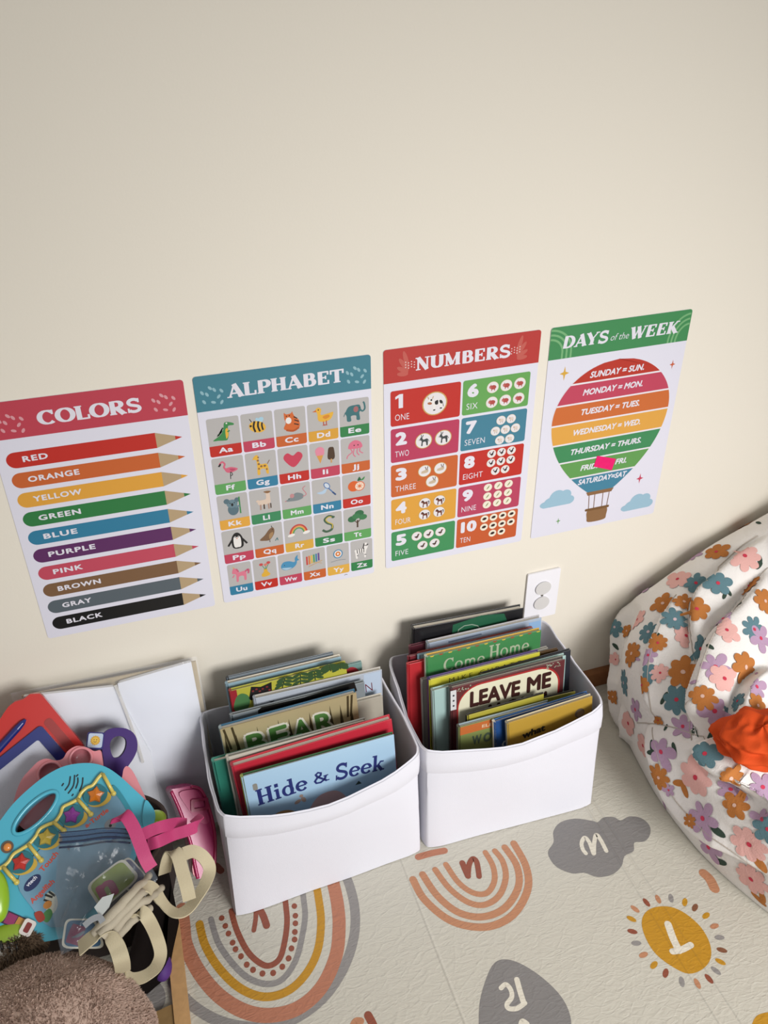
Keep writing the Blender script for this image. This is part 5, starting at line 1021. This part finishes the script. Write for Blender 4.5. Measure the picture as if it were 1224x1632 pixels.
P = Print(fq, .0024)
P.text('Touch', fq.px(68, 1391), fq.px(94, 1361), .0078, 'd8563c', 0, bold=.03); P.text('a-Turtle', fq.px(138, 1320), fq.px(174, 1293), .0068, 'd8563c', 0, bold=.03); P.text('Angelfish', fq.px(52, 1441), fq.px(88, 1406), .0076, 'd0503c', 0, bold=.03)
P.build('print_text', pn_); P = Print(fq, .0024)
c = fq.px(52, 1407); c2 = fq.px(62, 1397); an = math.degrees(atan2(c2[1] - c[1], c2[0] - c[0])); P.poly(ell(c[0], c[1], .0135, .0078, an, 28), '1c2c5c', 0)
P.text('vtech', fq.px(45, 1414), fq.px(60, 1399), .0055, 'dfe2ee', 1, bold=.03)
P.build('print_badge', pn_); P = Print(fq, .0024)
c = fq.px(80, 1440); P.poly(closed2(pxl(fq, [(72, 1432), (80, 1420), (90, 1428), (92, 1444), (84, 1456), (74, 1450)]), 4), 'c8cabc', 0)
for a, b in (((70, 1434), (82, 1438)), ((72, 1426), (84, 1430)), ((78, 1421), (88, 1428))): P.line([fq.px(*a), fq.px(*b)], .0028, '26261f', 1)
P.poly(closed2(pxl(fq, [(66, 1462), (78, 1448), (84, 1456), (76, 1470)]), 4), '4a8a48', .5); P.poly(closed2(pxl(fq, [(55, 1456), (66, 1452), (72, 1464), (62, 1470)]), 4), 'a83c2c', .6); P.poly(ell(*fq.px(76, 1442), .006, .005, 20), 'd08a3c', 1.4)
P.build('fish_picture', pn_); P = Print(fq, .0024)
P.poly(ell(*fq.px(176, 1314), .009, .0075, 20), '8f959a', 0); P.poly(ell(*fq.px(176, 1316), .0022, .0022), '2a2a2c', 1)
P.build('turtle_picture', pn_)
# speaker slots
mb = MB(); ink_s = mat('slot_dark', '12262e', .6)
for L in (((99, 1252), (101, 1249)), ((104, 1259), (110, 1250), (112, 1238)), ((109, 1264), (117, 1252), (119, 1236)), ((121, 1256), (124, 1247), (124, 1240)), ((127, 1260), (131, 1250), (132, 1240)), ((115, 1268), (116.5, 1266)), ((122, 1237), (124, 1235))):
    P = Print(fq, .0004); P.line(open2(pxl(fq, L), 5), .0022, ink_s, 0, True); P.build('speaker_slot', qroot)
sub(qroot, fq, 'side_grip', closed2(pxl(fq, [(232, 1276), (241, 1284), (247, 1296), (246, 1310), (238, 1319), (229, 1318), (227, 1300)]), 4), -.03, .005, tur, bevel=.005, seg=3, smooth=60)
sub(qroot, fq, 'panel_border', closed2(pxl(fq, [(182, 1252), (192, 1262), (206, 1284), (218, 1308), (226, 1325), (219, 1332), (207, 1302), (192, 1276), (178, 1258)]), 3), .0, .003, tur_d, bevel=.001)
# star buttons in a yellow rail
yel = plastic('cdbb5c', .35)
STARS = ((152.5, 1267.5, 'c8701c'), (114.5, 1300, '7a2c84'), (74, 1335, 'b09a3a'), (33.5, 1374.5, 'b02a20'))
for x, y, c in STARS:
    cc_ = fq.px(x, y); c3 = fq.px(x + 10, y + 11); P_ = closed2([(cc_[0] + (c3[0] - cc_[0]) * .55 + .0155 * cos(t) * 1.15, cc_[1] + (c3[1] - cc_[1]) * .55 + .0115 * sin(t)) for t in [2 * pi * i / 14 for i in range(14)]], 2)
    sub(qroot, fq, 'scallop', P_, .001, .0045, plastic('c0a03c', .35), bevel=.0012, label='mustard scallop')
    sub(qroot, fq, 'button_base', [(cc_[0] + .0175 * cos(t), cc_[1] + .0150 * sin(t)) for t in [2 * pi * i / 24 for i in range(24)]], .001, .0055, plastic('1f6a74', .35), bevel=.001)
    mb = MB(); st_ = star(cc_[0], cc_[1], .0135, .0085, 5, 75); m_ = plastic(c, .15); lo_ = [fq.p(u, v, .0055) for u, v in st_]; mid = [fq.p(cc_[0] + (u - cc_[0]) * .85, cc_[1] + (v - cc_[1]) * .85, .009) for u, v in st_]
    mb.add(lo_ + mid + [fq.p(cc_[0], cc_[1], .0125)], [(i, (i + 1) % 10, 10 + (i + 1) % 10, 10 + i) for i in range(10)] + [(10 + i, 10 + (i + 1) % 10, 20) for i in range(10)], m_)
    mb.build('star_button', qroot, smooth=0, label={'c8701c': 'orange', '7a2c84': 'purple', 'b09a3a': 'yellow', 'b02a20': 'red'}[c] + ' star button')
mb = MB(); rail = [(164, 1233), (157, 1240), (148, 1252), (139, 1256), (130, 1264), (124, 1274), (112, 1281), (101, 1287), (97, 1298), (88, 1310), (76, 1315), (64, 1322), (57, 1334), (46, 1346), (34, 1354), (22, 1362), (14, 1374), (4, 1382), (-12, 1392)]
mb.tube(smoothpath([fq.p(*fq.px(*p), .004) for p in rail], 6), .0028, yel, 10); mb.build('rail', qroot, smooth=180)
for a, b in (((164, 1234), (181, 1265)), ((124, 1274), (145, 1298)), ((86, 1311), (102, 1324)), ((46, 1346), (66, 1371)), ((6, 1382), (27, 1406))):
    mb = MB(); mb.tube([fq.p(*fq.px(*a), .006), fq.p(*fq.px((a[0] + b[0]) / 2, (a[1] + b[1]) / 2), .008), fq.p(*fq.px(*b), .004)], .0028, yel, 10); mb.ellipsoid(fq.p(*fq.px(*b), .004), (.0042, .0042, .0042), yel, nu=12, nv=8); mb.build('rail_post', qroot, smooth=180)
c = fq.px(12, 1350); sub(qroot, fq, 'button_ring', ell(c[0], c[1], .0085, .0085, 0, 24), .0, .002, plastic('5c4a3c', .4), bevel=.0008)
mb = MB(); mb.ellipsoid(fq.p(c[0], c[1], .002), (.0058, .0058, .004), plastic('d8863c', .2), (fq.ex, fq.ey, fq.n), 18, 10); mb.build('button', qroot, label='orange button', smooth=180)
mb = MB(); mb.ellipsoid(fq.p(*fq.px(-4, 1428), .006), (.0165, .036, .014), plastic('8fb828', .3), (fq.ex, fq.ey, fq.n)); mb.build('side_bumper', qroot, label='lime green bumper', smooth=180)
mb = MB(); mb.ellipsoid(fq.p(*fq.px(247, 1304), -.024), (.018, .014, .014), plastic('9cbc30', .3), (fq.ex, fq.ey, fq.n)); mb.build('side_knob', qroot, label='lime green knob', smooth=180)
sa, sb_ = V(fq.px(6, 1460)), V(fq.px(44, 1477)); dd = (sb_ - sa).normalized(); pp = V((-dd.y, dd.x))
R4 = lambda a0, a1, w_: [tuple(sa + dd * a0 - pp * w_), tuple(sa + dd * a1 - pp * w_), tuple(sa + dd * a1 + pp * w_), tuple(sa + dd * a0 + pp * w_)]
sl_ = sub(qroot, fq, 'slider_track', R4(0, .034, .0085), .0002, .0016, plastic('2c2440', .3)); sub(qroot, fq, 'slider_window', R4(.004, .018, .007), .0016, .0020, plastic('8c3060', .3)); sub(qroot, fq, 'slider_window', R4(.019, .031, .007), .0016, .0020, plastic('b4803c', .3))
kc = V(fq.px(45, 1478)); kn = rrect(-.0085, -.0105, .0085, .0105, .004); kn = [tuple(kc + dd * u + pp * v) for u, v in kn]
sub(qroot, fq, 'slider_knob', kn, .001, .008, plastic('d8d2cc', .3), bevel=.002); sub(qroot, fq, 'slider_mark', [tuple(kc + dd * u * .45 + pp * v * .62) for u, v in rrect(-.0085, -.0105, .0085, .0105, .004)], .008, .0084, plastic('7c2a2a', .3))
# ---- lime and white rattle below it
rroot_c = fq.p(*fq.px(14, 1500), -.02)
rroot = thing('rattle', rroot_c, 'lime green and white toy with black stripes at the left edge beneath the turquoise toy', 'toy')
mb = MB(); mb.ellipsoid(fq.p(*fq.px(10, 1494), -.012), (.040, .022, .020), plastic('8aa82c', .35), (fq.ex, fq.ey, fq.n)); mb.build('shell', rroot, smooth=180)
mb = MB(); mb.ellipsoid(fq.p(*fq.px(10, 1512), -.012), (.036, .020, .020), plastic('ccc8be', .4), (fq.ex, fq.ey, fq.n)); mb.build('belly', rroot, smooth=180)
fz = fq.lift(.0065)
for x in (2, 13, 26): 
    mb = MB(); mb.tube([fz.p(*fz.px(x - 1, 1500), .0), fz.p(*fz.px(x + 1, 1508), .002), fz.p(*fz.px(x + 2, 1517), .0)], .0022, plastic('1c1c1c', .4), 8); mb.build('stripe', rroot, smooth=180)
# ---- clear zip bag with letter tiles
fz2 = plane_frame(aty(150, 1400, -.372), (.12, -.56, .82))
tile_b = mat('tile_border', 'c4c2b4', .5, bump=.05)
def tile(label, px4, col, letter, lc, la, lb, lh, h, turn=0):
    f = fz2.lift(h); q = [V(p) for p in pxl(f, px4)]; c = sum((p for p in q), V((0, 0))) / 4
    rt = thing('letter_tile', f.p(c.x, c.y, -.006), label, 'letter tile', 'letter tiles in the clear zip bag')
    def ro(k):
        o_ = []; n = 4
        for i in range(4):
            a, b, d = c + (q[i - 1] - c) * k, c + (q[i] - c) * k, c + (q[(i + 1) % 4] - c) * k
            r1 = b + (a - b) * .22; r2 = b + (d - b) * .22
            for j in range(n + 1): t = j / n; o_.append(tuple(r1 * (1 - t) ** 2 + b * 2 * t * (1 - t) + r2 * t * t))
        return o_
    sub(rt, f, 'tile_base', ro(1), -.006, 0, tile_b, bevel=.0015); sub(rt, f, 'tile_face', ro(.87), 0, .0008, ink(col))
    if letter:
        P = Print(f, .001); P.text(letter, f.px(*la), f.px(*lb), lh, lc, 0, bold=.045); P.build('letter', rt)
tile('lime green letter tile with a magenta n inside the clear zip bag', [(136, 1412), (196, 1366), (224, 1398), (162, 1452)], '8a9a3a', 'n', 'a03058', (163, 1440), (191, 1422), .034, -.006)
tile('blue letter tile at the bottom of the clear zip bag, by the plush', [(97, 1512), (104, 1464), (152, 1464), (168, 1512)], '2c5a7c', 'l', '7c2c4c', (126, 1508), (138, 1478), .020, -.004)
tile('grey-violet letter tile peeking out behind the lime green one', [(176, 1385), (206, 1364), (236, 1398), (206, 1424)], '5c5c78', None, None, None, None, 0, -.020)
zroot = thing('zip_bag', fz2.p(*fz2.px(150, 1440), -.03), 'clear plastic zip bag with dark zip lines holding letter tiles', 'plastic bag')
bagf = film('bag_film', '6a727a', .24, .14)
T = pxl(fz2, [(94, 1327), (206, 1319), (252, 1400), (205, 1470), (98, 1522), (84, 1460)])
TL, TR, RM, RB, LBt, LM = [V(p) for p in T]
def zb(side):
    def fn(u, v):
        l = TL.lerp(LM, min(1, v * 2)) if v < .5 else LM.lerp(LBt, v * 2 - 1); r = TR.lerp(RM, min(1, v * 2)) if v < .5 else RM.lerp(RB, v * 2 - 1)
        p = l.lerp(r, u); e = min(1, min(u, 1 - u, v + .05, 1 - v) * 6); e = max(0, e)
        h = (.012 * sin(pi * min(1, v * 1.1)) * sin(pi * u) * side + .006 * noise.noise(V((p.x * 40, p.y * 32, 4 + side))) + .010 * abs(noise.noise(V((p.x * 18 + p.y * 26, p.y * 12, 2 * side)))) + .006 * abs(noise.noise(V((p.x * 50 - p.y * 30, p.y * 16, 7))))) * e
        return fz2.p(p.x, p.y, h + (.003 if side > 0 else -.02))
    return fn
mb = MB(); mb.grid(zb(1), 56, 64, bagf); mb.build('bag_front', zroot, smooth=180)
mb = MB(); mb.grid(zb(-1), 24, 28, bagf); mb.build('bag_back', zroot, smooth=180)
zc = film('zip_band', '2c4468', .55, .2); zl = mat('zip_line', '14203c', .35, coat=.3)
mb = MB(); fz3 = fz2.lift(.012); mb.add([fz3.p(*fz3.px(*p)) for p in ((96, 1328), (150, 1322), (207, 1322), (206, 1336), (150, 1340), (95, 1346))], [(0, 5, 4, 1), (1, 4, 3, 2)], zc); mb.build('zip_band', zroot, smooth=0)
for dy in (0, 8, 16, 24):
    mb = MB(); mb.tube(smoothpath([fz3.p(*fz3.px(x, y + dy * (.9 if x > 150 else 1)), .001) for x, y in ((94, 1327), (130, 1324), (170, 1320), (208, 1322))], 5), .0007 if dy < 16 else .0013, zl, 6); mb.build('zip_line', zroot, smooth=180)
# ---- canvas tote bag with cream straps
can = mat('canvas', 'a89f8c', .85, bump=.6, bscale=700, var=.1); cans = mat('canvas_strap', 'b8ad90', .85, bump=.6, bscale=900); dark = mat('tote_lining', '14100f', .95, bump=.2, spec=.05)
ktop = atz(232, 1440, .22)
kroot = thing('tote_bag', (ktop.x, ktop.y, 0), 'cream canvas tote bag with looped straps slumped open beside the wooden stick', 'tote bag')
mb = MB()                                     # dark slumped body
tb = [atz(x, y, z) for x, y, z in ((214, 1490, .16), (235, 1420, .17), (262, 1388, .16), (272, 1405, .12), (268, 1470, .08), (262, 1530, .05), (240, 1552, .05), (205, 1545, .10))]
cen = sum(tb, V((0, 0, 0))) / len(tb); tb2 = smoothpath(tb, 4, True); kk = len(tb2)
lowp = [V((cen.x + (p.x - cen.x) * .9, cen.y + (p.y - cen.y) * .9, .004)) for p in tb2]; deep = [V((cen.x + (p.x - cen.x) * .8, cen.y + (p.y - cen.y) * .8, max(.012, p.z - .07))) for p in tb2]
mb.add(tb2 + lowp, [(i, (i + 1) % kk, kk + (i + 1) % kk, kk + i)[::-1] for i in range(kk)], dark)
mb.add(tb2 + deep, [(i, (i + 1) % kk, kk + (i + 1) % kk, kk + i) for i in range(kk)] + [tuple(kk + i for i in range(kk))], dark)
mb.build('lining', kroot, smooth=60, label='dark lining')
for k, (L, w_, th) in enumerate((                                          # bunched canvas folds
    (((160, 1492, 0.295), (178, 1470, 0.300), (200, 1447, 0.305), (222, 1428, 0.300), (248, 1412, 0.250)), .020, .004),
    (((168, 1496, 0.280), (190, 1472, 0.288), (212, 1450, 0.290), (232, 1436, 0.285), (258, 1416, 0.235)), .020, .004),
    (((150, 1490, 0.290), (180, 1455, 0.307), (205, 1430, 0.310), (226, 1408, 0.295), (240, 1396, 0.275)), .018, .004),
    (((176, 1500, 0.265), (200, 1478, 0.273), (222, 1458, 0.275), (240, 1448, 0.265)), .016, .003))):
    mb = MB(); pts = [atz(*p) for p in L]
    sp_ = smoothpath(pts, 8); mb.tube([p + V((noise.noise(p * 60), noise.noise(p * 60 + V((3, 3, 3))), noise.noise(p * 60 + V((7, 1, 1))))) * .003 for p in sp_], .0075, can, 12, r_end=.005); mb.build('canvas_fold', kroot, smooth=180)
def kstrap(L, wd, w_=.0195, t=.0022):
    mb = MB(); mb.strap([atz(*p) for p in L], wd, w_, t, cans, 9); mb.build('strap', kroot, smooth=50)
kstrap([(262, 1392, 0.215), (266, 1372, 0.245), (274, 1358, 0.260), (283, 1363, 0.260), (291, 1390, 0.245), (298, 1415, 0.230), (302, 1434, 0.210)], [(1, .2, .1), (1, .1, .1), (1, 0, 0), (1, 0, -.1), (1, .1, 0), (1, .1, 0), (1, .1, 0)])
kstrap([(293, 1361, 0.255), (308, 1357, 0.245), (324, 1366, 0.230), (334, 1384, 0.210), (328, 1406, 0.200), (314, 1430, 0.195), (300, 1448, 0.195), (284, 1456, 0.200), (268, 1448, 0.205), (254, 1430, 0.225), (242, 1416, 0.280), (228, 1414, 0.295), (214, 1424, 0.300)],
       [(.3, 1, .1), (.3, 1, .2), (.8, .8, .2), (1, .2, .2), (.9, -.4, .1), (.6, -.8, .2), (.2, -1, .2), (0, -1, .3), (-.3, -1, .3), (-.5, -.8, .3), (-.3, -1, .2), (0, -1, .3), (.2, -1, .3)])
kstrap([(214, 1462, 0.280), (226, 1454, 0.285), (238, 1468, 0.270), (250, 1494, 0.210), (256, 1520, 0.185), (248, 1542, 0.160), (230, 1556, 0.160), (212, 1560, 0.180), (200, 1552, 0.210)], [(1, .3, 0), (1, .4, 0), (1, .2, 0), (1, .1, 0), (1, 0, 0), (.7, -.7, 0), (.2, -1, 0), (0, -1, .1), (-.2, -1, .1)], .018)
kstrap([(126, 1512, 0.280), (142, 1498, 0.290), (158, 1488, 0.295), (174, 1492, 0.290), (186, 1508, 0.280), (194, 1532, 0.265), (196, 1550, 0.210)], [(.4, -1, .2), (.5, -.9, .2), (.6, -.8, .2), (.9, -.4, .2), (1, 0, 0.110), (1, .1, 0), (1, .2, 0)], .021)
# paper tag on a thread
ft2 = plane_frame(atz(168, 1440, .315), (.2, -.5, .84)); mb = MB(); extrude(mb, ft2, pxl(ft2, [(150, 1446), (163, 1430), (182, 1424), (174, 1446), (160, 1462)]), 0, .0006, mat('paper_tag', 'a9aeac', .5))
tag(mb.build('paper_tag', loc=ft2.p(*ft2.px(165, 1444)), smooth=0), 'pale grey paper tag lying on the clear zip bag', 'tag')
mb = MB(); mt = mat('foil_strip', 'b8bcc0', .2, metal=.8, bump=.3)
fk = plane_frame(atz(148, 1470, .312), (.1, -.5, .85)); mb.strap([fk.p(*fk.px(*p), .002) for p in ((134, 1476), (146, 1466), (158, 1462), (164, 1470))], fk.ey, .008, .0008, mt); tag(mb.build('foil_strip', loc=fk.O), 'small crumpled silver foil strip on the clear zip bag', 'foil')
# ---- pink see-through bag with straps and buckle
pkf = mat('pink_vinyl', 'b83070', .25, bump=.15, bscale=30, alpha=.8); pks = mat('pink_strap', 'b03468', .6, bump=.3, bscale=600); pkt = plastic('a01c50', .3)
vroot = thing('pink_bag', (.372, -.17, 0), 'pink see-through vinyl bag with webbing straps squeezed beside the left bin', 'bag')
fv = plane_frame(aty(312, 1330, -.205), (.25, -.75, .6)); S6, O6 = 260 / 1224, (100, 1240)
qq = lambda L: [fv.px(O6[0] + x * S6, O6[1] + y * S6) for x, y in L]
sub(vroot, fv, 'bag_body', closed2(qq([(810, 95), (880, 75), (960, 60), (1020, 75), (1060, 140), (1100, 250), (1130, 380), (1142, 500), (1138, 640), (1080, 720), (1010, 755), (985, 640), (960, 500), (925, 400), (890, 290), (850, 190)]), 3), -.045, 0, pkf, bevel=.008, seg=3, smooth=60)
mb = MB(); mb.tube(smoothpath([fv.p(*q_, .001) for q_ in qq([(812, 98), (855, 190), (895, 290), (930, 400), (962, 500), (988, 640), (1012, 752)])], 5), .003, pkt, 8); mb.build('piping', vroot, smooth=180)
mb = MB(); mb.tube(smoothpath([fv.p(*q_, .001) for q_ in qq([(960, 62), (1025, 80), (1065, 140), (1104, 250), (1134, 380), (1144, 500), (1138, 640)])], 5), .003, pkt, 8); mb.build('piping', vroot, smooth=180)
sub(vroot, fv, 'front_panel', closed2(qq([(870, 110), (960, 85), (1010, 100), (1060, 200), (1095, 320), (1050, 340), (1000, 300), (960, 260), (910, 190)]), 3), .001, .004, plastic('b03068', .4), bevel=.001)
ring_o = rrect(-.016, -.011, .016, .011, .003); ring_i = rrect(-.0105, -.006, .0105, .006, .002); bc = V(qq([(1018, 195)])[0]); tt = lambda L: [(bc.x + u * .95 + v * .15, bc.y + v * .95 - u * .15) for u, v in L]
sub(vroot, fv, 'buckle', tt(ring_o), .004, .009, plastic('8c1444', .3), bevel=.0015, holes=[tt(ring_i)])
sub(vroot, fv, 'red_lining', closed2(qq([(1010, 430), (1060, 450), (1070, 560), (1040, 690), (990, 740), (975, 640)]), 3), -.010, -.002, plastic('b81c3c', .4))
def pstrap(L, wd, w_=.0185):
    mb = MB(); mb.strap([atz(O6[0] + x * S6, O6[1] + y * S6, z) for x, y, z in L], wd, w_, .0018, pks, 9); mb.build('strap', vroot, smooth=50)
pstrap([(402, 330, 0.335), (420, 290, 0.347), (470, 280, 0.353), (530, 370, 0.343), (575, 480, 0.330), (620, 600, 0.315), (665, 680, 0.300)], [(1, .25, 0), (1, .3, 0), (1, .35, .1), (1, .3, .1), (1, .25, .1), (1, .25, .1), (1, .3, .1)], .0185)
pstrap([(590, 430, 0.320), (660, 395, 0.320), (760, 360, 0.315), (860, 340, 0.285), (930, 345, 0.275)], (.1, 1, .5), .017)
pstrap([(640, 500, 0.305), (720, 475, 0.310), (820, 430, 0.290), (930, 395, 0.285), (1005, 360, 0.277), (1022, 315, 0.270), (985, 300, 0.265)], [(.1, 1, .6), (.1, 1, .6), (.1, 1, .5), (.1, 1, .5), (.5, .9, .4), (1, .3, .3), (.9, -.4, .3)], .017)
# ---- wooden stick on the mat
stw = mat('stick_wood', 'c69c6a', .5, bump=.4, bscale=90, var=.18)
sp = [(260, 1455), (284, 1455), (294, 1540), (306, 1650), (310, 1720), (286, 1720), (280, 1650), (270, 1545)]
fw = plane_frame(atz(272, 1455, .010), (0, 0, 1)); wroot_c = atz(285, 1590, .005)
mb = MB(); extrude(mb, fw, pxl(fw, sp), -.009, 0, stw); tag(mb.build('wooden_stick', loc=(wroot_c.x, wroot_c.y, .001), bevel=.0025, smooth=40), 'flat pale wooden stick lying on the play mat beside the large rainbow', 'stick')
fw2 = plane_frame(atz(250, 1620, .007), (0, 0, 1)); mb = MB(); extrude(mb, fw2, closed2(pxl(fw2, [(236, 1622), (256, 1609), (280, 1602), (284, 1640), (262, 1668), (238, 1660)]), 3), -.006, 0, mat('block_wood', '8f7248', .55, bump=.4, bscale=80, var=.2)); c = fw2.p(*fw2.px(258, 1630))
tag(mb.build('wooden_block', loc=(c.x, c.y, .001), bevel=.002), 'small brown wooden piece under the stick at the bottom edge', 'wooden piece')
mb = MB(); pc = atz(258, 1540, .02); mb.ellipsoid(pc, (.016, .024, .018), mat('purple_cloth', '4a2470', .7, bump=.4)); tag(mb.build('purple_toy', loc=(pc.x, pc.y, .002), smooth=180), 'small purple piece peeking out under the cream straps', 'toy')
# ---- plush toys with short fur
def plush(name, label, c, rad, axes, col, ln, nb, seed, bmp=.05):
    fm = mat('fur_' + col, col, .9, bump=.3, bscale=300, var=.12, spec=.1); rg = random.Random(seed); mb = MB(); c = V(c)
    def fn(u, v):
        a = 2 * pi * u; b = -pi / 2 + pi * v; d = V((cos(a) * cos(b), sin(a) * cos(b), sin(b))); k = 1 + bmp * noise.noise(d * 2.3 + V((seed, 0, 0)))
        p = c + (axes[0] * d.x * rad[0] + axes[1] * d.y * rad[1] + axes[2] * d.z * rad[2]) * k; p.z = max(p.z, .003); return p
    mb.grid(fn, 64, 32, fm, cu=True)
    vs = []; fs = []
    fm2 = mat('fur_tip_' + col, col, .95, var=.12, bscale=90, spec=.1)
    for _ in range(nb):
        u = rg.random(); v = .5 + math.asin(rg.uniform(-.55, 1)) / pi; p = fn(u, v); e = 1e-3
        if p.z < .006: continue
        t1 = fn(u + e, v) - p; t2 = fn(u, min(1, v + e)) - p; n = t1.cross(t2)
        if n.length < 1e-12: continue
        n.normalize()
        sw = V((noise.noise(p * 22), noise.noise(p * 22 + V((5, 5, 5))), noise.noise(p * 22 + V((9, 1, 2))))) * .7
        d = (n * .75 + sw + V((rg.gauss(0, .2), rg.gauss(0, .2), rg.gauss(0, .2))) + V((0, -.15, -.25))).normalized(); l = ln * rg.uniform(.7, 1.25); s_ = d.orthogonal().normalized()
        s_ = (s_ * cos(rg.random() * 6.3) + d.cross(s_) * sin(rg.random() * 6.3)) * .0009
        q = p - n * .001; b = len(vs); mid = q + d * l * .6; tip = q + d * l + V((0, 0, -l * .18))
        vs += [q - s_, q + s_, mid + s_ * .7, mid - s_ * .7, tip]; fs += [(b, b + 1, b + 2, b + 3), (b + 3, b + 2, b + 4)]
    mb.add(vs, fs, fm2)
    return tag(mb.build(name, loc=(c.x, c.y, .003), smooth=180), label, 'plush toy')
E3 = (V((1, 0, 0)), V((0, 1, 0)), V((0, 0, 1)))
plush('plush_toy', 'large taupe furry plush filling the bottom left corner', (.140, -.535, .150), (.142, .132, .145), E3, 'b49c8e', .0052, 70000, 3)
plush('plush_toy', 'darker brown furry plush peeking out at the left edge behind the taupe one', atz(20, 1512, .218), (.042, .016, .020), E3, '84705c', .009, 9000, 8)
